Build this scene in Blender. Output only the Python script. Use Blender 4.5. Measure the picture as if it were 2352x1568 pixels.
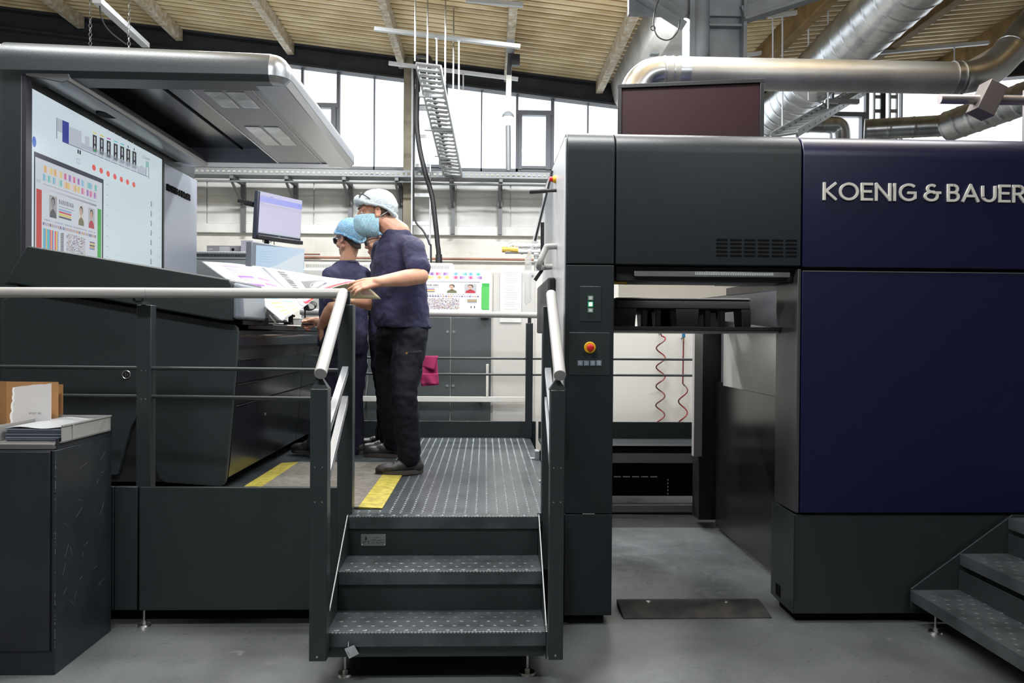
import bpy, bmesh, math, random
from mathutils import Vector, Matrix, Euler, noise
for _o in list(bpy.data.objects): bpy.data.objects.remove(_o)
SC = bpy.context.scene
COL = SC.collection
V = Vector; PI = math.pi
# ---------------------------------------------------------------- camera
CAM = V((0, 0, 1.40)); FPX = 1829.3
cam_d = bpy.data.cameras.new('camera'); cam_d.lens = 28.0; cam_d.sensor_width = 36.0; cam_d.clip_start = .05
cam = bpy.data.objects.new('camera', cam_d); COL.objects.link(cam)
CR = Matrix.Rotation(-math.radians(1.91), 3, 'Z') @ Matrix.Rotation(math.radians(90 - .376), 3, 'X') @ Matrix.Rotation(math.radians(.43), 3, 'Z')
cam.matrix_world = Matrix.Translation(CAM) @ CR.to_4x4()
SC.camera = cam
# ---------------------------------------------------------------- exposure
SC.view_settings.view_transform = 'Standard'; SC.view_settings.look = 'None'
SC.view_settings.gamma = 1.0; SC.view_settings.exposure = 0.0; SC.view_settings.use_curve_mapping = False
SC.render.film_transparent = False
# ---------------------------------------------------------------- daylight
W = bpy.data.worlds.new('sky'); SC.world = W; W.use_nodes = True
_bg = W.node_tree.nodes['Background']; _bg.inputs[0].default_value = (.90, .95, 1.0, 1); _bg.inputs[1].default_value = 2.6
# ---------------------------------------------------------------- hall lamps, plus unseen fill added for people, back wall and roof
OVERHEAD_LIGHTS = [  # x, y, z, length along x, width, watts, watts of the uplight added to brighten the roof
    (-1.4, 1.3, 4.2, 1.5, .30, 150, 0), (2.5, .5, 4.3, 1.5, .30, 75, 0), (-2.4, 4.2, 3.75, 1.5, .3, 60, 310), (2.6, 4.4, 3.7, 1.5, .3, 30, 270),
    (-.9, 5.9, 4.5, 1.5, .30, 95, 0), (.35, 3.7, 3.9, 1.5, .30, 95, 0), (1.3, 6.2, 4.5, 1.2, .30, 80, 0), (-2.4, 8.6, 5.2, 1.5, .3, 290, 0), (.7, 8.6, 5.0, 1.5, .3, 270, 0),
]
def area(x, y, z, lx, ly, w, up):
    d = bpy.data.lights.new('hall_lamp_and_fill', 'AREA'); d.shape = 'RECTANGLE'; d.size = lx; d.size_y = ly; d.energy = w; d.color = (.95, .975, 1.0)
    o = bpy.data.objects.new('hall_lamp_and_fill', d); COL.objects.link(o); o.location = (x, y, z + (.03 if up else 0))
    if up: o.rotation_euler = (PI, 0, 0)
for x, y, z, lx, ly, w, u in OVERHEAD_LIGHTS:
    area(x, y, z, lx, ly, w, False)
    if u: area(x, y, z, lx, ly, u, True)

# ---------------------------------------------------------------- pixel -> place
def ray(px, py):
    return CR @ V(((px - 1176) / FPX, -(py - 784) / FPX, -1))
def at(px, py, Y):
    d = ray(px, py); return CAM + d * (Y / d.y)
def atX(px, py, X):
    d = ray(px, py); return CAM + d * (X / d.x)
def atZ(px, py, Z):
    d = ray(px, py); return CAM + d * ((Z - 1.40) / d.z)
def X(px, Y, py=772): return at(px, py, Y).x
def H(py, Y, px=1115): return at(px, py, Y).z

# ---------------------------------------------------------------- materials
MATS = {}
def mat(name, col, rough=.5, metal=0., bump=0., bscale=400., bdist=.002, var=0., vscale=3., emit=None, estr=1., alpha=None, spec=.5, coat=0., vcol=None):
    if name in MATS: return MATS[name]
    m = bpy.data.materials.new(name); m.use_nodes = True
    nt = m.node_tree; n = nt.nodes; b = n['Principled BSDF']
    b.inputs['Base Color'].default_value = (*col, 1); b.inputs['Roughness'].default_value = rough; b.inputs['Metallic'].default_value = metal
    b.inputs['Specular IOR Level'].default_value = spec; b.inputs['Coat Weight'].default_value = coat
    tc = n.new('ShaderNodeTexCoord')
    if bump:
        t = n.new('ShaderNodeTexNoise'); t.inputs['Scale'].default_value = bscale; t.inputs['Detail'].default_value = 2
        nt.links.new(tc.outputs['Object'], t.inputs['Vector'])
        bp = n.new('ShaderNodeBump'); bp.inputs['Strength'].default_value = bump; bp.inputs['Distance'].default_value = bdist
        nt.links.new(t.outputs['Fac'], bp.inputs['Height']); nt.links.new(bp.outputs['Normal'], b.inputs['Normal'])
    if var:
        t2 = n.new('ShaderNodeTexNoise'); t2.inputs['Scale'].default_value = vscale; t2.inputs['Detail'].default_value = 5
        nt.links.new(tc.outputs['Object'], t2.inputs['Vector'])
        mx = n.new('ShaderNodeMix'); mx.data_type = 'RGBA'
        vc = vcol or tuple(c * (1 - var) for c in col)
        mx.inputs[6].default_value = (*col, 1); mx.inputs[7].default_value = (*vc, 1)
        cr = n.new('ShaderNodeMapRange'); cr.inputs[1].default_value = .38; cr.inputs[2].default_value = .66
        nt.links.new(t2.outputs['Fac'], cr.inputs[0]); nt.links.new(cr.outputs[0], mx.inputs[0])
        nt.links.new(mx.outputs[2], b.inputs['Base Color'])
    if emit: b.inputs['Emission Color'].default_value = (*emit, 1); b.inputs['Emission Strength'].default_value = estr
    if alpha is not None: b.inputs['Alpha'].default_value = alpha
    MATS[name] = m; return m
def srgb(r, g, b):
    f = lambda c: ((c / 255 + .055) / 1.055) ** 2.4 if c > 10 else c / 255 / 12.92
    return (f(r), f(g), f(b))
def print_mat(name, emit=0., rough=.5):
    m = bpy.data.materials.new(name); m.use_nodes = True; nt = m.node_tree; b = nt.nodes['Principled BSDF']
    a = nt.nodes.new('ShaderNodeAttribute'); a.attribute_name = 'Col'
    b.inputs['Roughness'].default_value = rough
    if emit:
        nt.links.new(a.outputs['Color'], b.inputs['Emission Color']); b.inputs['Emission Strength'].default_value = emit
        b.inputs['Base Color'].default_value = (.01, .01, .01, 1)
    else: nt.links.new(a.outputs['Color'], b.inputs['Base Color'])
    return m
ANTH = mat('anthracite_powder_coat', (.020, .026, .029), .42, bump=.35, bscale=260)
ANTHP = mat('anthracite_press_coat', (.011, .015, .018), .42, bump=.22, bscale=260, spec=.4)
ANTHS = mat('anthracite_smooth_paint', (.019, .026, .028), .38, bump=.06, bscale=120)
ANTHD = mat('anthracite_cabinet_paint', (.019, .023, .029), .40, bump=.05, bscale=150, var=.25, vscale=5)
GLOSSB = mat('black_gloss_lacquer', (.012, .013, .016), .20)
BLACK = mat('black_plastic', (.011, .011, .013), .45)
BLACKM = mat('black_matt', (.004, .004, .005), .8, spec=.1)
NAVY = mat('navy_enamel', (.003, .005, .034), .36, bump=.08, bscale=220)
RAILG = mat('light_grey_tube_enamel', (.34, .333, .32), .34)
WHITEM = mat('white_machine_enamel', (.76, .75, .71), .45)
WHITEP = mat('white_paper', (.84, .84, .83), .7)
GREYM = mat('mid_grey_enamel', (.20, .22, .23), .5)
BEIGE = mat('pale_beige_enamel', (.55, .52, .46), .5)
DOORG = mat('slate_door_enamel', (.085, .10, .105), .45, var=.25, vscale=2)
STEEL = mat('brushed_steel', (.55, .55, .55), .33, metal=1., bump=.05, bscale=200, var=.2, vscale=4)
GALV = mat('galvanised_sheet', (.62, .64, .66), .30, metal=1., var=.3, vscale=6)
GALVD = mat('dull_galvanised_strut', (.42, .44, .45), .5, metal=.7)
ZINC = mat('zinc_bolt', (.66, .66, .64), .3, metal=1.)
TREAD = mat('embossed_tread_plate', (.085, .098, .105), .30, metal=.35, bump=.12, bscale=40, var=.4, vscale=9)
YEL = mat('yellow_edge', (.44, .37, .055), .65, var=.4, vscale=22)
MATG = mat('ribbed_grey_matting', (.17, .155, .135), .85, bump=.8, bscale=120, var=.35, vscale=30)
RED = mat('red_plastic', (.55, .015, .02), .35)
YPL = mat('yellow_plastic', (.75, .42, .01), .4)
SKIN = mat('skin', (.58, .32, .205), .48, bump=.1, bscale=180, var=.5, vscale=14, vcol=(.50, .235, .155))
SHIRT = mat('navy_cotton_jersey', (.026, .025, .072), .85, bump=.7, bscale=13, bdist=.02, var=.3, vscale=9)
TROUS = mat('dark_work_trouser_cloth', (.0045, .0055, .010), .75, spec=.25, bump=.7, bscale=9, bdist=.025, var=.3, vscale=7)
TROUS2 = mat('navy_work_trouser_cloth', (.012, .012, .032), .8, spec=.3, bump=.3, bscale=60)
SHOEM = mat('scuffed_black_leather', (.03, .027, .025), .5, bump=.4, bscale=70, var=.5, vscale=20)
def net_mat(name, blue, white, amount, alpha):
    m = mat(name, blue, .8); nt = m.node_tree; n = nt.nodes; b = n['Principled BSDF']; tc = n.new('ShaderNodeTexCoord')
    t = n.new('ShaderNodeTexNoise'); t.inputs['Scale'].default_value = 42; t.inputs['Detail'].default_value = 4; t.inputs['Distortion'].default_value = 3.5
    mp = n.new('ShaderNodeMapping'); mp.inputs['Scale'].default_value = (1, 1, .55)
    nt.links.new(tc.outputs['Object'], mp.inputs[0]); nt.links.new(mp.outputs[0], t.inputs['Vector'])
    # thin pale crinkle lines where the noise passes through its middle value
    a = n.new('ShaderNodeMath'); a.operation = 'SUBTRACT'; a.inputs[1].default_value = .5; ab = n.new('ShaderNodeMath'); ab.operation = 'ABSOLUTE'
    mr = n.new('ShaderNodeMapRange'); mr.inputs[1].default_value = .0; mr.inputs[2].default_value = amount; mr.inputs[3].default_value = 1; mr.inputs[4].default_value = 0
    nt.links.new(t.outputs['Fac'], a.inputs[0]); nt.links.new(a.outputs[0], ab.inputs[0]); nt.links.new(ab.outputs[0], mr.inputs[0])
    mx = n.new('ShaderNodeMix'); mx.data_type = 'RGBA'; mx.inputs[6].default_value = (*blue, 1); mx.inputs[7].default_value = (*white, 1)
    nt.links.new(mr.outputs[0], mx.inputs[0]); nt.links.new(mx.outputs[2], b.inputs['Base Color'])
    al = n.new('ShaderNodeMapRange'); al.inputs[3].default_value = alpha; al.inputs[4].default_value = 1; nt.links.new(mr.outputs[0], al.inputs[0]); nt.links.new(al.outputs[0], b.inputs['Alpha'])
    bp = n.new('ShaderNodeBump'); bp.inputs['Strength'].default_value = .8; bp.inputs['Distance'].default_value = .004
    nt.links.new(mr.outputs[0], bp.inputs['Height']); nt.links.new(bp.outputs['Normal'], b.inputs['Normal'])
    return m
NETB = net_mat('blue_crinkle_net', (.13, .46, .78), (.72, .84, .90), .07, .62)
NETW = net_mat('white_crinkle_net', (.60, .76, .86), (.84, .86, .87), .12, .84)
NETM = net_mat('blue_cover_fleece', (.40, .70, .88), (.56, .80, .92), .08, .94)
HAIRM = mat('short_dark_hair', (.05, .035, .03), .8, bump=.6, bscale=300)
PINK = mat('pink_microfibre', (.36, .025, .11), .9, bump=.5, bscale=160)
CARD = mat('brown_cardboard', (.33, .165, .06), .8, var=.2, vscale=9)
BRASS = mat('yellow_brass', (.55, .36, .08), .35, metal=.8)

# ---------------------------------------------------------------- mesh building
ORG = {}   # object -> world origin
class MB:
    def __init__(s): s.v = []; s.f = []; s.c = None
    def add(s, vs, fs):
        n = len(s.v); s.v += [V(p) for p in vs]; s.f += [tuple(i + n for i in f) for f in fs]; return s
    def box(s, a, b):
        x0, y0, z0 = a; x1, y1, z1 = b
        x0, x1 = sorted((x0, x1)); y0, y1 = sorted((y0, y1)); z0, z1 = sorted((z0, z1))
        return s.add([(x0,y0,z0),(x1,y0,z0),(x1,y1,z0),(x0,y1,z0),(x0,y0,z1),(x1,y0,z1),(x1,y1,z1),(x0,y1,z1)],
              [(0,3,2,1),(4,5,6,7),(0,1,5,4),(1,2,6,5),(2,3,7,6),(3,0,4,7)])
    def hexa(s, p):   # 8 points: bottom loop 0-3, top loop 4-7
        return s.add(p, [(0,3,2,1),(4,5,6,7),(0,1,5,4),(1,2,6,5),(2,3,7,6),(3,0,4,7)])
    def bar(s, p0, p1, w, h, up=(0, 0, 1)):
        p0 = V(p0); p1 = V(p1); d = (p1 - p0).normalized(); a = d.cross(V(up)); 
        if a.length < 1e-4: a = d.cross(V((1, 0, 0)))
        a.normalize(); b = a.cross(d).normalized(); a *= w / 2; b *= h / 2
        return s.hexa([p0-a-b, p0+a-b, p1+a-b, p1-a-b, p0-a+b, p0+a+b, p1+a+b, p1-a+b])
    def prism(s, poly, ax, a0, a1):
        # poly in the plane perpendicular to axis ax: x->(y,z) y->(x,z) z->(x,y)
        def mk(p, t):
            return {'x': (t, p[0], p[1]), 'y': (p[0], t, p[1]), 'z': (p[0], p[1], t)}[ax]
        n = len(poly)
        vs = [mk(p, a0) for p in poly] + [mk(p, a1) for p in poly]
        fs = [tuple(range(n - 1, -1, -1)), tuple(range(n, 2 * n))] + [(i, (i + 1) % n, n + (i + 1) % n, n + i) for i in range(n)]
        return s.add(vs, fs)
    def rings(s, rs, closed=True, caps=True):
        n = len(rs[0]); vs = [p for r in rs for p in r]; fs = []
        for k in range(len(rs) - 1):
            for i in range(n if closed else n - 1):
                j = (i + 1) % n; fs.append((k*n+i, k*n+j, (k+1)*n+j, (k+1)*n+i))
        if caps and closed: fs += [tuple(range(n - 1, -1, -1)), tuple(range((len(rs)-1)*n, len(rs)*n))]
        return s.add(vs, fs)
    def tube(s, pts, r, seg=12, caps=True):
        pts = [V(p) for p in pts]; rs = []
        rr = r if isinstance(r, (list, tuple)) else [r] * len(pts)
        up = None
        for i, p in enumerate(pts):
            d = (pts[min(i+1, len(pts)-1)] - pts[max(i-1, 0)]).normalized()
            if up is None:
                up = V((0, 0, 1)) if abs(d.z) < .9 else V((1, 0, 0))
            a = d.cross(up).normalized(); b = a.cross(d).normalized(); up = b
            rs.append([p + (a * math.cos(2*PI*k/seg) + b * math.sin(2*PI*k/seg)) * rr[i] for k in range(seg)])
        return s.rings(rs, True, caps)
    def cyl(s, p0, p1, r, r2=None, seg=16): return s.tube([p0, p1], [r, r if r2 is None else r2], seg)
    def ell(s, c, rx, ry, rz, fr=None, nu=14, nv=8):
        c = V(c); fr = fr or (V((1,0,0)), V((0,1,0)), V((0,0,1)))
        rs = []
        for j in range(1, nv):
            t = PI * j / nv
            rs.append([c + fr[0]*(rx*math.sin(t)*math.cos(2*PI*i/nu)) + fr[1]*(ry*math.sin(t)*math.sin(2*PI*i/nu)) - fr[2]*(rz*math.cos(t)) for i in range(nu)])
        n0 = len(s.v); s.rings(rs, True, False)
        b = len(s.v); s.v += [c - fr[2]*rz, c + fr[2]*rz]; L = n0 + (nv-2)*nu
        for i in range(nu):
            j = (i+1) % nu; s.f.append((b, n0+j, n0+i)); s.f.append((b+1, L+i, L+j))
        return s
    def cap(s, p0, p1, r0, r1, seg=12):
        p0 = V(p0); p1 = V(p1); d = p1 - p0; L = d.length or 1e-6; d = d / L
        pts = []; rr = []
        for t in (-.97, -.8, -.5, -.2): pts.append(p0 + d*r0*t); rr.append(r0*math.sqrt(1-t*t))
        for t in (0, .5, 1): pts.append(p0 + d*L*t); rr.append(r0 + (r1-r0)*t)
        for t in (.2, .5, .8, .97): pts.append(p1 + d*r1*t); rr.append(r1*math.sqrt(1-t*t))
        return s.tube(pts, rr, seg)
    def build(s, name, m, parent=None, bevel=0., smooth=40, label=None, cat=None, group=None, kind=None, origin=None, seg=2):
        me = bpy.data.meshes.new(name)
        if origin is None:
            xs = [p.x for p in s.v]; ys = [p.y for p in s.v]; zs = [p.z for p in s.v]
            origin = V(((min(xs)+max(xs))/2, (min(ys)+max(ys))/2, min(zs)))
        origin = V(origin)
        me.from_pydata([p - origin for p in s.v], [], s.f); me.update()
        bm = bmesh.new(); bm.from_mesh(me); bmesh.ops.recalc_face_normals(bm, faces=bm.faces) if s.c is None else None; bm.to_mesh(me); bm.free()
        if s.c is not None:
            at_ = me.color_attributes.new('Col', 'FLOAT_COLOR', 'CORNER')
            buf = []
            for f, c in zip(s.f, s.c):
                for k in range(len(f)):
                    cc = c[k] if isinstance(c[0], (tuple, list)) else c
                    buf += [cc[0], cc[1], cc[2], 1.]
            at_.data.foreach_set('color', buf)
        if smooth:
            me.shade_smooth(); me.set_sharp_from_angle(angle=math.radians(smooth))
        me.materials.append(m)
        o = bpy.data.objects.new(name, me); COL.objects.link(o)
        place(o, origin, parent)
        if bevel:
            b = o.modifiers.new('bevel', 'BEVEL'); b.width = bevel; b.segments = seg; b.limit_method = 'ANGLE'; b.angle_limit = math.radians(35)
        props(o, label, cat, group, kind)
        return o
def place(o, origin, parent):
    ORG[o] = V(origin)
    if parent is not None: o.parent = parent; o.location = V(origin) - ORG[parent]
    else: o.location = origin
def props(o, label=None, cat=None, group=None, kind=None):
    if label: o['label'] = label
    if cat: o['category'] = cat
    if group: o['group'] = group
    if kind: o['kind'] = kind
    return o
def thing(name, label, cat, loc, group=None):
    o = bpy.data.objects.new(name, None); o.empty_display_size = .1; COL.objects.link(o); o.location = loc; ORG[o] = V(loc)
    return props(o, label, cat, group)
def struct(name, mb, m, bevel=0., smooth=40, parent=None): return mb.build(name, m, parent, bevel, smooth, kind=None if parent else 'structure')
def dup(o, off, label=None, parent=None):   # copy a thing with its parts and sub-parts, moved by off
    c = o.copy(); COL.objects.link(c)
    if parent is None: c.location = o.location + V(off)
    else: c.parent = parent
    ORG[c] = ORG[o] + V(off)
    for k in [k for k in o.children]: dup(k, off, None, c)
    if label: c['label'] = label
    return c
def rounded(x0, z0, x1, z1, r, corners='abcd', n=5):
    # closed polygon, corners a=(x0,z0) b=(x1,z0) c=(x1,z1) d=(x0,z1)
    out = []
    for k, (cx, cz, a0) in {'a': (x0, z0, PI), 'b': (x1, z0, 1.5*PI), 'c': (x1, z1, 0), 'd': (x0, z1, .5*PI)}.items():
        if k in corners:
            ox = cx + (r if k in 'ad' else -r); oz = cz + (r if k in 'ab' else -r)
            out += [(ox + r*math.cos(a0 + .5*PI*i/n), oz + r*math.sin(a0 + .5*PI*i/n)) for i in range(n+1)]
        else: out.append((cx, cz))
    return out
def arc(c, r, a0, a1, n, u, v):
    c = V(c); u = V(u); v = V(v)
    return [c + u*(r*math.cos(a0+(a1-a0)*i/n)) + v*(r*math.sin(a0+(a1-a0)*i/n)) for i in range(n+1)]
def smooth_path(pts, n=6):
    pts = [V(p) for p in pts]; out = []
    for i in range(len(pts)-1):
        p0 = pts[max(i-1,0)]; p1 = pts[i]; p2 = pts[i+1]; p3 = pts[min(i+2,len(pts)-1)]
        for k in range(n):
            t = k/n
            out.append(.5*((2*p1)+(p2-p0)*t+(2*p0-5*p1+4*p2-p3)*t*t+(3*p1-p0-3*p2+p3)*t**3))
    out.append(pts[-1]); return out

# ---------------------------------------------------------------- printed / displayed pictures: coloured cells on a mapped surface
_txt_cache = {}
def text_shape(s):
    if s in _txt_cache: return _txt_cache[s]
    cu = bpy.data.curves.new('lettering', 'FONT'); cu.body = s; cu.size = 1; cu.resolution_u = 3
    ob = bpy.data.objects.new('lettering', cu); COL.objects.link(ob)
    bpy.context.view_layer.update()
    me = bpy.data.meshes.new_from_object(ob.evaluated_get(bpy.context.evaluated_depsgraph_get()))
    r = ([(v.co.x, v.co.y) for v in me.vertices], [tuple(p.vertices) for p in me.polygons])
    bpy.data.objects.remove(ob); bpy.data.curves.remove(cu); bpy.data.meshes.remove(me)
    _txt_cache[s] = r; return r
class Canvas(MB):
    def __init__(s, fn, cell=9.): s.v = []; s.f = []; s.c = []; s.fn = fn; s.cell = cell; s.layer = 0
    def quad(s, uv, cols):
        n = len(s.v); h = .0004 + s.layer * .0003
        s.v += [s.fn(u, v, h) for u, v in uv]; s.f.append(tuple(range(n, n+len(uv)))); s.c.append(cols)
    def rect(s, u0, v0, u1, v1, c, c2=None, nu=None, nv=None):
        nu = nu or max(1, math.ceil(abs(u1-u0)/s.cell)); nv = nv or max(1, math.ceil(abs(v1-v0)/s.cell))
        for i in range(nu):
            for j in range(nv):
                ua, ub = u0+(u1-u0)*i/nu, u0+(u1-u0)*(i+1)/nu; va, vb = v0+(v1-v0)*j/nv, v0+(v1-v0)*(j+1)/nv
                if c2:
                    A = tuple(c[k]+(c2[k]-c[k])*i/nu for k in range(3)); B = tuple(c[k]+(c2[k]-c[k])*(i+1)/nu for k in range(3))
                    s.quad([(ua,va),(ub,va),(ub,vb),(ua,vb)], (A,B,B,A))
                else: s.quad([(ua,va),(ub,va),(ub,vb),(ua,vb)], c)
    def poly(s, pts, c): s.quad(pts, c)
    def disc(s, u, v, ru, rv, c, n=14): s.quad([(u+ru*math.cos(2*PI*k/n), v+rv*math.sin(2*PI*k/n)) for k in range(n)], c)
    def line(s, u0, v0, u1, v1, w, c):
        dx, dy = u1-u0, v1-v0; L = math.hypot(dx, dy) or 1; ox, oy = -dy/L*w/2, dx/L*w/2
        s.quad([(u0-ox,v0-oy),(u1-ox,v1-oy),(u1+ox,v1+oy),(u0+ox,v0+oy)], c)
    def text(s, st, u, v, h, c, w=None):
        vs, fs = text_shape(st); wid = max(p[0] for p in vs); k = h / .72; kx = (w / wid) if w else k
        n = len(s.v); hh = .0004 + s.layer*.0003
        s.v += [s.fn(u+p[0]*kx, v+p[1]*k, hh) for p in vs]
        for f in fs: s.f.append(tuple(i+n for i in f)); s.c.append(c)
def plane_fn(o, U, Vv):
    o = V(o); U = V(U); Vv = V(Vv); N = U.cross(Vv).normalized()
    return lambda u, v, h: o + U*u + Vv*v + N*h
# a printer's colour test form: colour wedges, portraits, screens (u,v in 0..1)
def test_form(cv, u0, v0, u1, v1, dim=1., paper=(.83, .83, .82), seed=3, bars=True):
    rnd = random.Random(seed); lu, lv = u1-u0, v1-v0
    U = lambda a: u0 + a*lu; Vv = lambda b: v0 + b*lv
    d = lambda c: tuple(x*dim for x in c)
    W_ = d(paper); K = d((.02,.02,.025))
    cv.layer = 0; cv.rect(U(0), Vv(0), U(1), Vv(1), W_)
    cv.layer = 1
    cols = [(.85,.42,.05),(.85,.62,.08),(.70,.03,.30),(.30,.08,.55),(.10,.50,.75),(.05,.55,.50)]
    for r, vv in enumerate((.885, .80)):
        x = .10
        for g in range(3):
            for k in range(4):
                base = cols[(2*g + (r if g != 1 else 0) + k % 2) % 6] if r == 0 else cols[(2*((g+2) % 3) + k % 2) % 6]
                w = .062; st = rnd.choice([0, 1, 2])
                wt = d((.82,.80,.80))
                a = d(base)
                if st == 0: cv.rect(U(x), Vv(vv), U(x+w), Vv(vv+.065), a, wt, nu=5, nv=1)
                elif st == 1: cv.rect(U(x), Vv(vv), U(x+w), Vv(vv+.065), wt, a, nu=5, nv=1)
                else:
                    cv.rect(U(x), Vv(vv), U(x+w/2), Vv(vv+.065), wt, a, nu=3, nv=1); cv.rect(U(x+w/2), Vv(vv), U(x+w), Vv(vv+.065), a, wt, nu=3, nv=1)
                x += .0665
            x += .012
    for k in range(40): cv.rect(U(.1+.02*k), Vv(.765), U(.1+.02*k+.011), Vv(.77), K, nu=1, nv=1)
    cv.rect(U(.1), Vv(.715), U(.9), Vv(.735), d((.75,.75,.78)), d((.30,.30,.38)), nu=12, nv=1)
    if bars:
        cv.rect(U(.015), Vv(.06), U(.085), Vv(.70), d((.62,.05,.05)), nv=4); cv.rect(U(.92), Vv(.06), U(.985), Vv(.70), d((.04,.45,.08)), nv=4)
    # portraits: plain generic sitters
    for (a, tone, top, bg) in ((.185, (.30,.30,.32), (.10,.10,.11), (.42,.42,.44)), (.60, (.60,.42,.33), (.20,.19,.10), (.72,.72,.72)), (.765, (.62,.40,.32), (.50,.04,.07), (.50,.52,.55))):
        w = .105; b0, b1 = .46, .68
        cv.layer = 1; cv.rect(U(a), Vv(b0), U(a+w), Vv(b1), d(bg), nu=2, nv=2)
        cv.layer = 2
        cv.poly([(U(a+w*.08), Vv(b0)), (U(a+w*.92), Vv(b0)), (U(a+w*.88), Vv(b0+.05)), (U(a+w*.62), Vv(b0+.085)), (U(a+w*.38), Vv(b0+.085)), (U(a+w*.12), Vv(b0+.05))], d(top))
        cv.rect(U(a+w*.42), Vv(b0+.07), U(a+w*.58), Vv(b0+.12), d(tone), nu=1, nv=1)
        cv.disc(U(a+w*.5), Vv(b0+.162), w*.24*lu, .046*lv, d((.06,.045,.04)))
        cv.layer = 3; cv.disc(U(a+w*.46), Vv(b0+.148), w*.19*lu, .040*lv, d(tone))
    cv.layer = 1
    for k in range(26):   # title in broken dark strokes
        x = .32 + .0085*k; cv.line(U(x), Vv(.62), U(x + rnd.uniform(-.008, .012)), Vv(.665), .0035*lu, K)
    for k in range(20): cv.rect(U(.32+.011*k), Vv(.59), U(.32+.011*k+.006), Vv(.597), K, nu=1, nv=1)
    for k, c in enumerate([(.30,.45,.75),(.62,.10,.12),(.75,.65,.10),(.1,.1,.12)]): cv.rect(U(.32), Vv(.555-.025*k), U(.50), Vv(.573-.025*k), d(c), nu=1, nv=1)
    for k in range(34):
        cv.rect(U(.12+.0225*k), Vv(.415), U(.12+.0225*k+.008), Vv(.43), d(rnd.choice([(.1,.1,.12),(.15,.2,.5),(.5,.5,.5)])), nu=1, nv=1)
        cv.rect(U(.1+.0235*k), Vv(.365), U(.1+.0235*k+.017), Vv(.395), d(rnd.choice([(.14,.14,.30),(.42,.42,.6),(.6,.35,.2)])), nu=1, nv=1)
    for k in range(16):
        cv.rect(U(.105+.013*k), Vv(.10), U(.117+.013*k), Vv(.335), d(rnd.choice(cols + [(.6,.65,.8),(.7,.7,.75),(.25,.35,.7)])), nu=1, nv=1)
    for k in range(22): cv.line(U(.345), Vv(.10+.0105*k), U(.39), Vv(.112+.0105*k), .006*lv, K)
    n = 30
    for i in range(n):
        for j in range(n):
            if rnd.random() < .62: cv.rect(U(.43+.29*i/n), Vv(.07+.27*j/n), U(.43+.29*(i+rnd.uniform(.6,1))/n), Vv(.07+.27*(j+rnd.uniform(.6,1))/n),
                     d(rnd.choice([(.05,.05,.08),(.5,.08,.12),(.08,.12,.4),(.75,.7,.6),(.3,.3,.5),(.4,.25,.1),(.2,.2,.25)])), nu=1, nv=1)
    for k, c in enumerate([(.2,.12,.3),(.7,.6,.1),(.05,.05,.05),(.6,.35,.05),(.1,.25,.5)]): cv.rect(U(.79), Vv(.30-.018*k), U(.875), Vv(.314-.018*k), d(c), nu=1, nv=1)
    cv.rect(U(.82), Vv(.10), U(.828), Vv(.15), K, nu=1, nv=1); cv.rect(U(.85), Vv(.10), U(.858), Vv(.15), K, nu=1, nv=1)
# ================================================================ the hall
WY = 12.0
fm = mat('painted_concrete_floor', (.135, .145, .148), .33, bump=.10, bscale=18, var=.45, vscale=1.6)
_nt = fm.node_tree; _n = _nt.nodes     # scuffs and scratches of the floor paint
_b = _n['Principled BSDF']; _lk = _b.inputs['Base Color'].links[0].from_socket
_tc = _n.new('ShaderNodeTexCoord')
_w = _n.new('ShaderNodeTexNoise'); _w.inputs['Scale'].default_value = 7; _w.inputs['Detail'].default_value = 9; _w.inputs['Roughness'].default_value = .75; _w.inputs['Distortion'].default_value = 1.2
_nt.links.new(_tc.outputs['Object'], _w.inputs['Vector'])
_mr = _n.new('ShaderNodeMapRange'); _mr.inputs[1].default_value = .62; _mr.inputs[2].default_value = .74; _mr.inputs[4].default_value = .55
_nt.links.new(_w.outputs['Fac'], _mr.inputs[0])
_mx = _n.new('ShaderNodeMix'); _mx.data_type = 'RGBA'; _mx.inputs[7].default_value = (.30, .30, .28, 1)
_nt.links.new(_mr.outputs[0], _mx.inputs[0]); _nt.links.new(_lk, _mx.inputs[6]); _nt.links.new(_mx.outputs[2], _b.inputs['Base Color'])
_rr = _n.new('ShaderNodeMapRange'); _rr.inputs[1].default_value = .3; _rr.inputs[2].default_value = .7; _rr.inputs[3].default_value = .22; _rr.inputs[4].default_value = .45
_nt.links.new(_w.outputs['Fac'], _rr.inputs[0]); _nt.links.new(_rr.outputs[0], _b.inputs['Roughness'])
struct('floor', MB().box((-9, -4, -.1), (9.5, 12.6, 0)), fm)

# back wall: painted block below, panels between ledges, glazed band above, up to the sloping eaves
wallm = mat('white_painted_blockwork', (.76, .74, .68), .75, bump=.15, bscale=30, var=.25, vscale=4, vcol=(.66, .63, .57))
_nt = wallm.node_tree; _n = _nt.nodes; _bk = _n.new('ShaderNodeTexBrick'); _bk.inputs['Scale'].default_value = 1
_bk.inputs['Brick Width'].default_value = .48; _bk.inputs['Row Height'].default_value = .24; _bk.inputs['Mortar Size'].default_value = .006
_bk.inputs[1].default_value = (1,1,1,1); _bk.inputs[2].default_value = (1,1,1,1); _bk.inputs[3].default_value = (0,0,0,1)
_tc = _n.new('ShaderNodeTexCoord'); _sx = _n.new('ShaderNodeSeparateXYZ'); _cx = _n.new('ShaderNodeCombineXYZ')
_nt.links.new(_tc.outputs['Object'], _sx.inputs[0]); _nt.links.new(_sx.outputs[0], _cx.inputs[0]); _nt.links.new(_sx.outputs[2], _cx.inputs[1]); _nt.links.new(_cx.outputs[0], _bk.inputs['Vector'])
_bp = _n.new('ShaderNodeBump'); _bp.inputs['Strength'].default_value = .5; _bp.inputs['Distance'].default_value = .01
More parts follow.
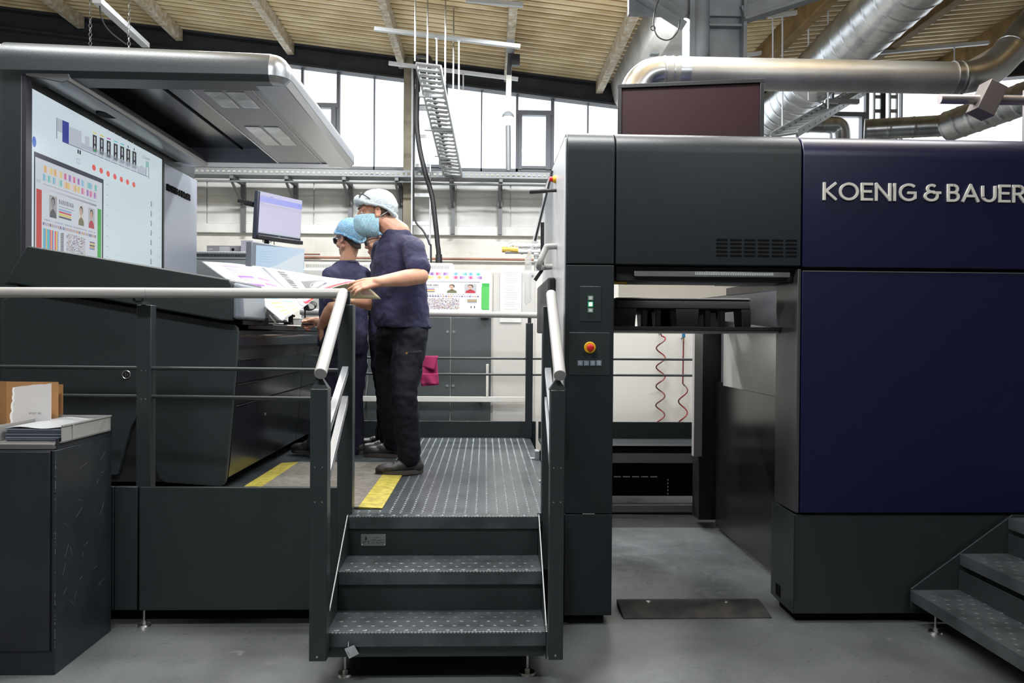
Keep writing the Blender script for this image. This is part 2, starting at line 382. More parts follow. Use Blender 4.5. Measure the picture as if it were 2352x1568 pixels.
_nt.links.new(_bk.outputs['Color'], _bp.inputs['Height']); _nt.links.new(_bp.outputs['Normal'], _n['Principled BSDF'].inputs['Normal'])
panelm = mat('pale_grey_wall_board', (.70, .70, .67), .7, bump=.05, bscale=20, var=.2, vscale=2)
zs = H(393, WY); zl = H(530, WY)     # sill and ledge heights
struct('wall_back', MB().box((-9, WY, 0), (9.5, WY + .25, zs)), wallm)
pm = MB()
xs_ = [X(c, WY) for c in (440, 475, 560, 683, 720, 800, 925, 945, 1045, 1170, 1290, 1400, 1520, 1640, 1760, 1880)]
xs_ = [xs_[0] - 6.5, xs_[0] - 4, xs_[0] - 1.5] + xs_ + [9.4]
for a, b in zip(xs_, xs_[1:]): pm.box((a + .008, WY - .03, zl + .06), (b - .008, WY - .001, H(424, WY)))
struct('wall_back_panels', pm, panelm, bevel=.004)
struct('trim_1', MB().box((-9, WY - .07, zl - .08), (9.4, WY - .001, zl + .055)), mat('white_ledge_paint', (.80, .79, .76), .6, var=.15), bevel=.006)
struct('trim_2', MB().box((-9, WY - .09, H(424, WY)), (9.4, WY - .001, H(410, WY))), MATS['white_ledge_paint'], bevel=.006)
struct('wall_left', MB().box((-9.2, -4, 0), (-9, 12.25, 7)), panelm)
struct('wall_right', MB().box((9.5, -4, 0), (9.7, 12.25, 7)), panelm)
struct('wall_front', MB().box((-9.2, -4.2, 0), (9.7, -4, 7)), mat('hall_wall_grey', (.22, .23, .24), .8))
# roof: two bays of ribbed sheeting running down to a valley
XV = 2.25
def zroof(x): return 5.72 - .107*(x + 2.79) if x < XV else 5.72 - .107*(XV + 2.79) + .10*(x - XV)
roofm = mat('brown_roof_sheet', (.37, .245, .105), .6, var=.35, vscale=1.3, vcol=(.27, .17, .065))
ribm = mat('lit_roof_rib', (.84, .72, .46), .6, var=.3, vscale=2, vcol=(.62, .49, .27))  # ribs paler than the sheet: light catching them put into the colour
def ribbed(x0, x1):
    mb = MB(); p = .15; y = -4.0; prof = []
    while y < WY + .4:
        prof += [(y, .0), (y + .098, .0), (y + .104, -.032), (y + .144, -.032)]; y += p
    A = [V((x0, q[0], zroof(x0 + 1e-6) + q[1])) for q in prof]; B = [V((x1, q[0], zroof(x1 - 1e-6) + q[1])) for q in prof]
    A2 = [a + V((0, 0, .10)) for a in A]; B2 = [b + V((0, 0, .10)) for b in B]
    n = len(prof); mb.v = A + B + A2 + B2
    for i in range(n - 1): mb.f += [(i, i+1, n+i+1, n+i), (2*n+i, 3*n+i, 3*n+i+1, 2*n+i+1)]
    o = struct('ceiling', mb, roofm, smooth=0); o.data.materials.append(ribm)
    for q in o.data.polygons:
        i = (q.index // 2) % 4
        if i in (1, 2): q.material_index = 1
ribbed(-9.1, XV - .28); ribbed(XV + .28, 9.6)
# timber joists under the sheeting, running from back to front
joistm = mat('flaking_painted_timber', (.42, .33, .20), .75, bump=.4, bscale=40, var=.5, vscale=14, vcol=(.62, .58, .50))
joistr = mat('brown_timber', (.27, .17, .06), .7, bump=.2, bscale=30, var=.4, vscale=6)
tn = 3
for px, py in ((190, 95), (415, 105), (670, 145), (925, 178), (1165, 185), (1375, 232)):
    x = X(px, WY - .1, py); z = zroof(x)
    o = struct('trim_%d' % tn, MB().box((x - .05, -3.9, z - .22), (x + .05, WY - .15, z - .05)), joistm, bevel=.006); tn += 1
for x in (3.66, 5.22, 6.8, 8.4):
    z = zroof(x)
    o = struct('trim_%d' % tn, MB().box((x - .06, -3.9, z - .33), (x + .06, WY - .15, z - .05)), joistr, bevel=.006); tn += 1
# dark eaves girder along the top of the glazing (I-section following the slope)
gird = mat('dark_painted_girder', (.035, .04, .048), .6, var=.3, vscale=5)
mb = MB()
for (x0, x1) in ((-9, XV - .05), (XV + .05, 9.4)):
    a = V((x0, WY + .02, zroof(x0) - .19)); b = V((x1, WY + .02, zroof(x1) - .19))
    mb.bar(a, b, .03, .28); mb.bar(a + V((0,-.06,.14)), b + V((0,-.06,.14)), .2, .03); mb.bar(a + V((0,-.06,-.15)), b + V((0,-.06,-.15)), .2, .03)
struct('trim_%d' % tn, mb, gird, bevel=.004); tn += 1
# valley gutter box between the bays
zv = zroof(XV)
gut = mat('pale_gutter_paint', (.55, .54, .51), .6, var=.3, vscale=3)
struct('trim_%d' % tn, MB().prism([(XV-.42, zv+.05), (XV-.34, zv-.30), (XV-.18, zv-.42), (XV+.18, zv-.42), (XV+.34, zv-.30), (XV+.42, zv+.05)], 'y', -3.9, WY - .1), gut, bevel=.01); tn += 1
# glazed band
winm = mat('grey_window_frame', (.17, .18, .21), .5)
winl = mat('thin_glazing_bar', (.22, .23, .26), .5)
glass = bpy.data.materials.new('window_glass'); glass.use_nodes = True
_nt = glass.node_tree; _nt.nodes.clear(); _o = _nt.nodes.new('ShaderNodeOutputMaterial'); _t = _nt.nodes.new('ShaderNodeBsdfTransparent'); _g = _nt.nodes.new('ShaderNodeBsdfGlossy'); _m = _nt.nodes.new('ShaderNodeMixShader')
_g.inputs['Roughness'].default_value = .02; _m.inputs[0].default_value = .05; _t.inputs[0].default_value = (.96, .98, .98, 1)
_nt.links.new(_t.outputs[0], _m.inputs[1]); _nt.links.new(_g.outputs[0], _m.inputs[2]); _nt.links.new(_m.outputs[0], _o.inputs[0])
mod = (X(1184, WY) - X(774, WY)) / 5; xb = X(774, WY)
colx = X(935, WY)
def ztop(x): return zroof(x) - .35
wn = 1
zc = H(247, WY)
for k in range(-4, 16, 3):
    x0 = xb + mod * k; x1 = x0 + 3*mod
    if x1 > 9.3 or x0 < -8.9: continue
    r = thing('window_%d' % wn, None, None, (x0, WY, zs)); r['kind'] = 'structure'; wn += 1
    fr = MB(); Y0, Y1 = WY - .02, WY + .06
    for j, w in ((0, .035), (1, .05), (2, .02)):
        xx = x0 + mod*j; fr.box((xx - w/2, Y0, zs), (xx + w/2, Y1, ztop(xx)))
    fr.box((x0, Y0, zs), (x1, Y1, zs + .04))
    fr.build('frame', winm, r)
    za = min(zc, ztop(x0) - .25)
    cs = MB().box((x0, Y0 - .02, za - .05), (x0 + mod, Y1, za + .02))
    cs.box((x0 + .02, Y0 - .03, zs + .03), (x0 + .075, Y1, za - .05)).box((x0 + mod - .10, Y0 - .03, zs + .03), (x0 + mod - .03, Y1, za - .05)).box((x0 + .075, Y0 - .03, zs + .04), (x0 + mod - .1, Y1, zs + .08))
    cs.build('casement', winm, r)
    pn = MB()
    for j in range(3):
        a, b = x0 + mod*j, x0 + mod*(j+1); pn.add([(a, WY + .03, zs), (b, WY + .03, zs), (b, WY + .03, ztop(b)), (a, WY + .03, ztop(a))], [(0, 1, 2, 3)])
    pn.build('pane', glass, r, smooth=0)
struct('wall_back_upper', MB().prism([(-9, zs), (xb - 4*mod - .02, zs), (xb - 4*mod - .02, ztop(xb - 4*mod)), (-9, ztop(-9))], 'y', WY, WY + .1), gird)
# posts of the hall
postm = mat('drab_concrete_post', (.30, .27, .20), .8, var=.3, vscale=4)
struct('trim_%d' % tn, MB().box((X(925, WY-.2), WY - .3, 0), (X(946, WY-.2), WY - .04, H(150, WY))), postm, bevel=.01); tn += 1
# steel stanchion with knee braces ahead of the valley
sc_m = mat('dark_grey_steelwork', (.12, .13, .14), .6, bump=.1, bscale=60, var=.3, vscale=4)
YS = 7.6
st = MB().box((X(1578, YS), YS, 0), (X(1592, YS), YS + .30, zroof(XV) - .45)).box((X(1626, YS), YS + .10, 0), (X(1706, YS), YS + .16, zroof(XV)-.45)).box((X(1700, YS), YS - .02, 0), (X(1708, YS), YS + .3, zroof(XV)-.45))
st.cyl((X(1606, YS), YS + .05, 0), (X(1606, YS), YS + .05, zroof(XV)-.45), .085, seg=20)
st.box((X(1622, YS), YS + .02, H(46, YS)), (X(1706, YS), YS + .2, H(40, YS)))
struct('trim_%d' % tn, st, sc_m, bevel=.003); tn += 1
br = MB().bar(at(1572, 60, YS), at(1380, -60, YS), .16, .03, (0, 0, 1)).bar(at(1572, 40, YS), at(1390, -70, YS), .02, .12)
br.bar(at(1706, 48, YS), at(2000, -45, YS), .16, .03).bar(at(1706, 28, YS), at(2000, -60, YS), .02, .12)
br.box((X(1440, YS), YS + .05, H(-30, YS)), (X(1760, YS), YS + .12, H(20, YS)))
struct('trim_%d' % tn, br, sc_m, bevel=.003); tn += 1
# ================================================================ printing press delivery (right)
PF = 3.85                                   # front plane of the press
xL, xC, xR, xE = X(1300, PF), X(1411, PF), X(1841, PF), 4.6
zT, zG, zB = H(294, PF, 1320), H(609, PF, 1500), H(1177, PF, 1900)
YB = 5.35                                   # rear of the delivery housing
press = thing('printing_press', 'large anthracite and navy printing press delivery unit with raised white lettering', 'printing press', ((xL + xE)/2, 4.6, 0))
def side_prof(y0, y1, z0, z1, r): # front-top corner rounded, in the (y,z) plane
    return [(y1, z0), (y1, z1)] + [(y0 + r - r*math.sin(a), z1 - r + r*math.cos(a)) for a in [PI/2*i/8 for i in range(9)]] + [(y0, z0)]
MB().prism(side_prof(PF, YB, zG + .004, zT, .11), 'x', xL, xC - .003).build('corner_cover', ANTHP, press, bevel=.004)
MB().prism(side_prof(PF, PF + .25, H(1180, PF, 1350) + .002, zG - .002, .004), 'x', xL, xC - .003).build('column_cover', ANTHP, press, bevel=.003)
MB().prism(side_prof(PF, PF + .25, .045, H(1180, PF, 1350) - .002, .004), 'x', xL, xC - .003).build('column_foot_cover', ANTHP, press, bevel=.003)
MB().box((xL + .03, PF + .02, 0), (xC - .04, PF + .23, .045)).build('plinth', BLACKM, press)
MB().cyl((X(1354, PF), PF - .0004, H(1179.5, PF, 1354)), (X(1354, PF), PF + .002, H(1179.5, PF, 1354)), .002).box((X(1341, PF), PF - .001, H(1180.6, PF, 1350)), (X(1369, PF), PF + .002, H(1178.8, PF, 1350))).build('hinge_strip', ZINC, press)
# dark inner frame behind the column so that light does not leak through the housing
MB().box((xL + .012, PF + .252, .05), (xC - .03, YB, zG)).build('side_frame', ANTHS, press)
# hood over the pile opening, with slots cut as louvres
hx0, hx1 = xC + .003, xR - .006
MB().prism(side_prof(PF, YB, zG + .004, zT - .002, .11), 'x', hx0, hx1).build('hood', ANTHP, press, bevel=.004)
gx = [X(1643, PF) + i*(X(1830, PF) - X(1643, PF) + .008)/6 for i in range(6)]; gw = (X(1830, PF) - X(1643, PF))/6 - .010
gz0, gz1 = H(591, PF, 1740), H(546, PF, 1740); gh = (gz1 - gz0)/5
mb = MB()
for i in range(6):
    for j in range(5): mb.prism(rounded(gx[i], gz0 + gh*j + .002, gx[i] + gw, gz0 + gh*j + gh*.62, .003, n=2), 'y', PF - .0012, PF + .01)
mb.build('louvre', BLACKM, press)
MB().box((hx0 + .01, PF + .06, zG - .075), (hx1 + .0, PF + .30, zG + .003)).build('crossbeam', BLACK, press, bevel=.006)
lb = MB().box((X(1456, PF + .03), PF + .035, H(634, PF, 1600)), (X(1815, PF + .03), PF + .07, H(621, PF, 1600))).build('light_bar', STEEL, press, bevel=.003)
mb = MB()
for i in range(46): mb.box((X(1600, PF) + .0085*i, PF + .031, H(630, PF, 1600)), (X(1600, PF) + .0085*i + .004, PF + .036, H(624, PF, 1600)))
mb.build('led_row', mat('led_lens', (.75, .78, .8), .25), lb)
MB().box((xC, PF + .10, H(650, PF + .1, 1415)), (X(1436, PF + .1), PF + .16, H(641, PF + .1, 1415))).cyl((X(1437, PF + .1), PF + .12, H(645, PF + .1)), (X(1440, PF + .1), PF + .12, H(645, PF + .1)), .012).build('sensor', YPL, press, bevel=.003)
# navy cladding
MB().prism(side_prof(PF - .004, YB, zG + .0, zT - .004, .115), 'x', xR, xE).build('upper_navy_panel', NAVY, press, bevel=.004)
nl = MB().prism(side_prof(PF - .004, PF + .3, zB, zG - .020, .004), 'x', xR, xE).build('lower_navy_panel', NAVY, press, bevel=.004)
MB().box((xR + .002, PF - .006, zG - .0225), (xE, PF + .01, zG - .0185)).build('edge_strip', ZINC, nl)
MB().box((xR - .002, PF + .02, zG - .03), (xE, PF + .3, zG + .02)).build('shadow_gap', BLACKM, press)
MB().box((X(1829, PF), PF + .012, .045), (xE, PF + .28, zB - .012)).build('base_panel', ANTHS, press, bevel=.003)
MB().box((X(1829, PF) + .03, PF + .05, 0), (xE, PF + .27, .045)).build('base_plinth', BLACKM, press)
# pillar at the right of the opening: its inner side shows
xp = X(1841, PF) - .02
MB().box((xp, PF + .002, H(1150, 4.14, 1790)), (xR - .004, 4.14, zG - .01)).build('pillar', mat('pillar_grey_enamel', (.05, .052, .055), .3, bump=.05), press, bevel=.003)
MB().box((xp - .006, PF + .004, .05), (X(1829, PF) - .001, 4.16, H(1152, 4.14, 1790))).build('pillar_foot', ANTHS, press, bevel=.003)
MB().box((xp - .0075, 4.02, .07), (xp - .005, 4.09, .13)).build('pillar_notch', BLACKM, press)
# inner wall of the pile bay
xi = 1.685
MB().box((xi, 4.14, .03), (xi + .06, 5.75, H(915, 4.14, 1790) )).build('bay_lower_wall', mat('bay_wall_gloss', (.014, .014, .015), .22, bump=.03), press, bevel=.003)
dr = MB().box((xi - .012, 4.145, H(893, 5.0, 1700) - .015), (xi + .04, 5.55, H(757, 5, 1700))).build('bay_door', mat('warm_grey_metal', (.52, .50, .47), .42, metal=.1, bump=.05, var=.2, vscale=2), press, bevel=.004)
hd = MB().prism([(4.165 + .075*p[0], p[1]) for p in rounded(0, H(899, 4.2, 1787), 1, H(804, 4.2, 1787), .02, n=4)], 'x', xi - .0135, xi - .01)
hd.build('recessed_handle', BLACKM, dr)
MB().box((xi + .02, 4.14, H(755, 5, 1700)), (xi + .06, 5.75, zG)).build('bay_upper_wall', GLOSSB, press)
MB().hexa([V((xi-.05, 4.3, H(750, 4.3))), V((xi+.02, 4.3, H(750, 4.3))), V((xi+.02, 5.5, H(730, 5.5))), V((xi-.12, 5.5, H(730, 5.5))),
           V((xi-.02, 4.3, H(655, 4.3))), V((xi+.02, 4.3, H(655, 4.3))), V((xi+.02, 5.5, H(680, 5.5))), V((xi-.20, 5.5, H(680, 5.5)))]).build('guide_plate', mat('dark_satin_steel', (.16, .165, .18), .28, metal=.8), press, bevel=.006)
# rear post of the bay with a pale edge strip
MB().box((X(1608, 5.8), 5.8, .06), (xi + .05, 5.98, zG)).build('rear_post', BLACK, press, bevel=.004)
MB().box((X(1590, 5.85), 5.78, H(1046, 5.8)), (X(1609, 5.85), 5.84, H(757, 5.8))).build('rear_post_strip', mat('satin_grey_strip', (.38, .37, .36), .4), press, bevel=.002)
# sheet board and pile lift plate
MB().box((X(1420, 5.6), 5.6, H(690, 5.6)), (X(1708, 5.6), 5.62, H(640, 5.6))).build('backing_board', mat('tan_board', (.66, .60, .49), .7), press)
zlift = H(750, 4.2, 1600)
lp = MB().box((xC - .02, 4.06, zlift - .022), (X(1797, 4.06), 5.4, zlift - .002))
lp.build('lift_plate', BLACK, press, bevel=.003)
MB().box((xC, 4.1, zlift - .032), (X(1790, 4.1), 5.4, zlift - .023)).build('lift_underframe', mat('warm_grey_metal', (0,0,0)), press)
# button panel on the column
def pan(n, x0, y0, x1, y1, m, par, d=.003, r=.006, bev=.0015):
    return MB().prism(rounded(X(x0, PF), H(y1, PF, x0), X(x1, PF), H(y0, PF, x0), r, n=3), 'y', PF - d, PF + .01).build(n, m, par, bevel=bev)
bp_ = pan('switch_panel', 1331, 657, 1380, 738, ANTHS, press)
grn = mat('green_lit_key', (.01, .12, .05), .4, emit=(.0, .35, .12), estr=.5)
whk = mat('white_lit_key', (.8, .8, .8), .4, emit=(.9, 1, .93), estr=.9)
lkey = mat('pale_key', (.55, .58, .57), .5)
for k, (y0, y1) in enumerate(((679, 690), (692, 705), (707, 718))):
    q = pan('key', 1349, y0, 1362, y1, grn if k == 1 else mat('dim_green_key', (.12, .22, .18), .4), bp_, .006, .002, .0005)
    q2 = MB().prism(rounded(X(1351.5, PF), H(y1 - 2, PF, 1355), X(1359.5, PF), H(y0 + 2, PF, 1355), .002, n=2), 'y', PF - .008, PF - .004).build('lens', whk if k == 1 else lkey, q)
ep = pan('control_panel', 1307, 763, 1402, 861, ANTHS, press)
ec = at(1354.5, 798, PF)
es = MB().cyl((ec.x, PF - .012, ec.z), (ec.x, PF - .002, ec.z), .0285, .0285, 28).build('emergency_stop', YPL, ep, bevel=.003)
mb = MB().cyl((ec.x, PF - .024, ec.z), (ec.x, PF - .012, ec.z), .011); mb.tube([(ec.x, PF - .022, ec.z), (ec.x, PF - .026, ec.z), (ec.x, PF - .036, ec.z), (ec.x, PF - .040, ec.z)], [.0165, .018, .0165, .009], 24)
mb.build('mushroom_button', RED, es)
keym = mat('slate_key', (.20, .24, .28), .5); icon = mat('key_icon', (.5, .54, .58), .6)
for k in range(4):
    x0 = 1327 + 14.2*k
    kk = pan('icon_key', x0, 827.5, x0 + 12, 839.5, keym, ep, .006, .001, .0005)
    mb = MB()
    for (a, b, c, d_) in ((2.5, 7.5, 9.5, 9), (3, 2.5, 6 if k < 2 else 9, 4), (5, 5, 9, 6)):
        mb.box((X(x0 + a, PF), PF - .0066, H(827.5 + d_, PF, 1350)), (X(x0 + c, PF), PF - .0058, H(827.5 + b, PF, 1350)))
    mb.build('icon', icon, kk)
# side towards the platform: pale skin with window light put into its colour, tilted glass, grips, stop button
sm = mat('window_lit_side_enamel', (.50, .51, .53), .3)
MB().box((xL - .012, PF + .02, .56), (xL - .001, YB, zT - .04)).build('side_cover', sm, press, bevel=.004)
MB().box((xL - .055, 4.3, 1.42), (xL - .013, 5.2, 1.72)).build('side_console', BLACK, press, bevel=.01)
mb = MB(); 
mb.prism([(xL - .013, 2.33), (xL - .11, 1.95), (xL - .14, 1.90), (xL - .14, 1.62), (xL - .13, 1.60), (xL - .13, 1.89), (xL - .10, 1.945), (xL - .013, 2.30)], 'y', 4.55, 5.15)
mb.build('guard_shield', mat('clear_guard', (.62, .68, .72), .08, alpha=.42), press)
MB().bar((xL - .016, 4.54, 2.345), (xL - .112, 4.54, 1.945), .012, .012, (0, 1, 0)).bar((xL - .07, 4.54, 2.05), (xL - .07, 4.54, 1.78), .02, .016, (0, 1, 0)).bar((xL - .07, 4.54, 1.78), (xL - .11, 4.54, 1.72), .02, .016, (0, 1, 0)).build('shield_frame', BLACK, press)
g0 = at(1216, 440, 4.3); g1 = at(1299, 436, 4.3)
MB().tube([g0, g0 + (g1-g0)*.02, g0 + (g1-g0)*.45, g0 + (g1-g0)*.5, g1 + V((.02,0,0))], [.008, .0125, .012, .009, .009], 14).build('grip_lever', BLACK, press)
e0 = at(1262, 411, 4.35); e1 = at(1283, 412, 4.35)
es2 = MB().tube([e0 + (e1-e0)*.35, e0 + (e1-e0)*.7, e1 + V((.05,0,0))], [.016, .024, .018], 16).build('stop_button', YPL, press)
MB().tube([e0, e0 + (e1-e0)*.35], [.014, .015], 16).build('button_head', RED, es2)
kb = at(1288, 464, 4.3); MB().tube([kb, kb + V((.05, 0, 0))], .010, 10).build('latch_knob', BLACK, press)
p = [at(1300, 566, 4.25) + V((.02, 0, 0)), at(1262, 566, 4.25), at(1253, 572, 4.25), at(1238, 610, 4.25), at(1245, 614, 4.55), at(1268, 612, 4.55), at(1290, 609, 4.55) + V((.08, 0, 0))]
MB().tube(smooth_path(p, 5), .0165, 12).build('grab_rail', RAILG, press)
# raised lettering on the navy panel: strokes of a plain geometric capital alphabet
def glyphs(s):
    C = lambda cx, cy, rx, ry, a0, a1, n=18: [(cx + rx*math.cos(math.radians(a0 + (a1-a0)*i/n)), cy + ry*math.sin(math.radians(a0 + (a1-a0)*i/n))) for i in range(n+1)]
    G = {'K': (.62, [[(0,0),(0,1)], [(.60,1),(.06,.50)], [(.06,.56),(.62,0)]]),
         'O': (.96, [C(.48,.5,.48,.5,0,360,30)]),
         'E': (.52, [[(0,0),(0,1)], [(0,1),(.52,1)], [(0,.52),(.46,.52)], [(0,0),(.52,0)]]),
         'N': (.76, [[(0,0),(0,1)], [(0,1),(.76,0)], [(.76,0),(.76,1)]]),
         'I': (.04, [[(0,0),(0,1)]]),
         'G': (.84, [C(.48,.5,.48,.5,48,318), [(.84,.16),(.84,.47)], [(.84,.47),(.48,.47)]]),
         'B': (.56, [[(0,0),(0,1)], [(0,1),(.27,1)] + C(.27,.76,.24,.24,90,-90,10) + [(0,.52)], [(0,.52),(.29,.52)] + C(.29,.26,.27,.26,90,-90,10) + [(0,0)]]),
         'A': (.84, [[(0,0),(.42,1)], [(.42,1),(.84,0)], [(.15,.31),(.69,.31)]]),
         'U': (.70, [[(0,1),(0,.35)] + C(.35,.35,.35,.35,180,360,14) + [(.70,1)]]),
         'R': (.58, [[(0,0),(0,1)], [(0,1),(.28,1)] + C(.28,.74,.26,.26,90,-90,10) + [(0,.48)], [(.26,.48),(.58,0)]]),
         '&': (.74, [C(.36,.77,.23,.22,35,265,12) + [(.52,.54)], C(.34,.27,.34,.27,100,360,18) + [(.68,.50)], [(.50,.50),(.82,.50)]])}
    x = 0; out = []
    for ch in s:
        if ch == ' ': x += .30; continue
        w, st = G[ch]; out.append((x, st)); x += w + .27
    return out, x - .27
def stroke(mb, pts, w, d0, d1, fn):
    P = [V((p[0], p[1])) for p in pts]; cl = (P[0]-P[-1]).length < 1e-5
    if cl: P = P[:-1]
    n = len(P); L = []; R = []
    for i in range(n):
        a = P[i-1] if (i > 0 or cl) else None; b = P[(i+1) % n] if (i < n-1 or cl) else None
        d = ((P[i]-a).normalized() if a is not None else V((0,0))) + ((b-P[i]).normalized() if b is not None else V((0,0))); d.normalize()
        q = P[i].copy()
        if not cl and i == 0: q = q - d*w*.5 if n == 2 else q
        if not cl and i == n-1: q = q + d*w*.5 if n == 2 else q
        nn = V((-d.y, d.x))*w/2; L.append(q+nn); R.append(q-nn)
    rings = [[fn(L[i], d0), fn(R[i], d0), fn(R[i], d1), fn(L[i], d1)] for i in range(n)]
    if cl: rings.append(rings[0]); mb.rings(rings, True, False)
    else: mb.rings(rings)
def lettering(s, o, U, Vv, N, wid, hgt, sw, depth):
    gl, tot = glyphs(s); k = wid/tot; mb = MB()
    for x, sts in gl:
        for q_, st in enumerate(sts): stroke(mb, [((x + p[0])*k, p[1]*(hgt - sw) + sw/2) for p in st], sw*(1 - .012*q_), -.0002*q_, depth + .00025*q_, lambda q, d: V(o) + V(U)*q[0] + V(Vv)*q[1] + V(N)*d)
    return mb
a = at(1892, 460, PF - .004); b = at(2352, 466, PF - .004); h = H(418, PF, 1890) - H(459, PF, 1890)
lettering('KOENIG & BAUER', a, (1, 0, 0), (0, 0, 1), (0, -1, 0), X(2345, PF) - a.x, h, .0122, .010).build('lettering', mat('white_raised_letters', (.70, .68, .62), .5), press, bevel=.0012, smooth=30, label='raised white capitals')
# ---------------------------------------------------------------- display board on top of the press
y1 = 4.32; y0 = y1*1.034
dl, dr_ = at(1419, 195, y0), at(1756, 178, y1); zb_ = zT - .002
t = thing('display_board', 'dark maroon display board in black frame standing on the press roof', 'display', ((dl.x + dr_.x)/2, (y0+y1)/2, zb_))
du = V((dr_.x - dl.x, y1 - y0, 0)); dn = V((du.y, -du.x, 0)).normalized(); dw = du.length; du.normalize()
o3 = V((dl.x, y0, zb_)); hh = (dl.z + dr_.z)/2 - zb_
def obox(mb, o, u, n, a0, a1, b0, b1, c0, c1):
    P = lambda a, b, c: o + u*a + V((0,0,1))*b + n*c
    return mb.hexa([P(a0,b0,c0), P(a1,b0,c0), P(a1,b0,c1), P(a0,b0,c1), P(a0,b1,c0), P(a1,b1,c0), P(a1,b1,c1), P(a0,b1,c1)])
mb = MB(); fwd = .022
obox(mb, o3, du, dn, 0, dw, 0, fwd, -.09, 0); obox(mb, o3, du, dn, 0, dw, hh - fwd, hh, -.09, 0); obox(mb, o3, du, dn, 0, fwd, fwd, hh - fwd, -.09, 0); obox(mb, o3, du, dn, dw - fwd, dw, fwd, hh - fwd, -.09, 0)
mb.build('frame', BLACK, t, bevel=.002)
mb = MB(); obox(mb, o3, du, dn, fwd, dw - fwd, fwd, hh - fwd, -.07, -.012); mb.build('screen', mat('unlit_maroon_led_matrix', (.024, .0065, .0085), .6, bump=.2, bscale=500, spec=.25), t)
# ---------------------------------------------------------------- plastic pallet standing on the lift plate
PALM = mat('black_pallet_plastic', (.008, .008, .009), .6, spec=.25)
def pallet():
    x0, x1 = X(1413, 4.2), X(1724, 4.2); y0, y1 = 4.2, 5.3; z0 = zlift - .002; h = H(684, 4.2, 1560) - z0
    t = thing('plastic_pallet', 'black plastic pallet raised on the lift plate in the press bay', 'pallet', ((x0+x1)/2, (y0+y1)/2, z0))
    z2 = z0 + h*.52
    mb = MB().box((x0, y0, z0 + h*.60), (x1, y1, z0 + h))
    mb.build('deck', PALM, t, bevel=.008)
    L = x1 - x0
    mb = MB().box((x0, y0 + .0, z0 + h*.9), (x1, y0 + .012, z0 + h*.985))
    mb.build('rib_edge', PALM, t)
    for (a, b) in ((0, .155), (.445, .615), (.93, 1.0)):
        for (ya, yb) in ((y0, y0 + .14), ((y0+y1)/2 - .07, (y0+y1)/2 + .07), (y1 - .14, y1)):
            MB().hexa([V((x0+L*a + .008*(a > 0), ya, z0)), V((x0+L*b - .008*(b < 1), ya, z0)), V((x0+L*b - .008*(b < 1), yb, z0)), V((x0+L*a + .008*(a > 0), yb, z0)),
                       V((x0+L*a, ya, z0+h*.62)), V((x0+L*b, ya, z0+h*.62)), V((x0+L*b, yb, z0+h*.62)), V((x0+L*a, yb, z0+h*.62))]).build('foot', PALM, t)
    for a in (.21, .31, .68, .79):
        MB().box((x0 + L*a, y0 + .05, z0), (x0 + L*a + .03, y0 + .09, z0 + h*.60)).build('strut', mat('grey_plastic_strut', (.07, .07, .075), .35), t, bevel=.004)
pallet()
# ---------------------------------------------------------------- small stairs at the far right
def studs(mb, x0, x1, y0, y1, z, px, py, r=.013, h=.0025, stag=True, n=10):
    j = 0; y = y0
    while y <= y1:
        x = x0 + (px/2 if (stag and j % 2) else 0)
        while x <= x1:
            b = len(mb.v); mb.v += [V((x + r*math.cos(2*PI*k/n), y + r*math.sin(2*PI*k/n)*.8, z)) for k in range(n)] + [V((x + r*.72*math.cos(2*PI*k/n), y + r*.72*.8*math.sin(2*PI*k/n), z + h)) for k in range(n)] + [V((x, y, z + h*.55))]
            for k in range(n):
                q = (k+1) % n; mb.f.append((b+k, b+q, b+n+q, b+n+k)); mb.f.append((b+n+k, b+n+q, b+2*n))
            x += px
        y += py; j += 1
    return mb
sx = [X(2092, PF), X(2204, PF), X(2314, PF)]; sz = [H(1351, PF, 2092), H(1268, PF, 2204), H(1186, PF, 2314)]
rs = thing('step_unit', 'dark steel steps with embossed treads leaning on the press base', 'steps', ((sx[0] + sx[2] + .3)/2, 3.2, 0))
YN = 2.55
pts = [(sx[0] + .005, .08), (sx[0] + .005, sz[0] + .005), (sx[2] + .02, sz[2] + .012), (sx[2] + .5, sz[2] + .012), (sx[2] + .5, .08)]
MB().prism(pts, 'y', PF - .022, PF - .012).build('stringer', ANTHS, rs, bevel=.001)
MB().prism(pts, 'y', YN, YN + .008).build('stringer', ANTHS, rs, bevel=.001)
for k in range(3):
    mb = MB().box((sx[k], YN + .009, sz[k] - .006), (sx[k] + .28, PF - .023, sz[k])).box((sx[k], YN + .009, sz[k] - .055), (sx[k] + .006, PF - .023, sz[k] - .006))
    studs(mb, sx[k] + .035, sx[k] + .27, YN + .05, PF - .05, sz[k] + .0002, .06, .06, .016)
    tr = mb.build('tread', TREAD, rs)
    MB().box((sx[k] + .24, YN + .01, sz[k] - .0), (sx[k] + .245, PF - .024, sz[k] + .10)).build('riser', ANTHS, rs)
for yy in (PF - .12, YN + .15):
    f = MB().cyl((sx[0] + .07, yy, .012), (sx[0] + .07, yy, .14), .006, seg=10); f.cyl((sx[0] + .07, yy, 0), (sx[0] + .07, yy, .008), .035, .032, 18).cyl((sx[0]+.07, yy, .008), (sx[0]+.07, yy, .022), .012, seg=6)
    f.build('levelling_foot', ZINC, rs)
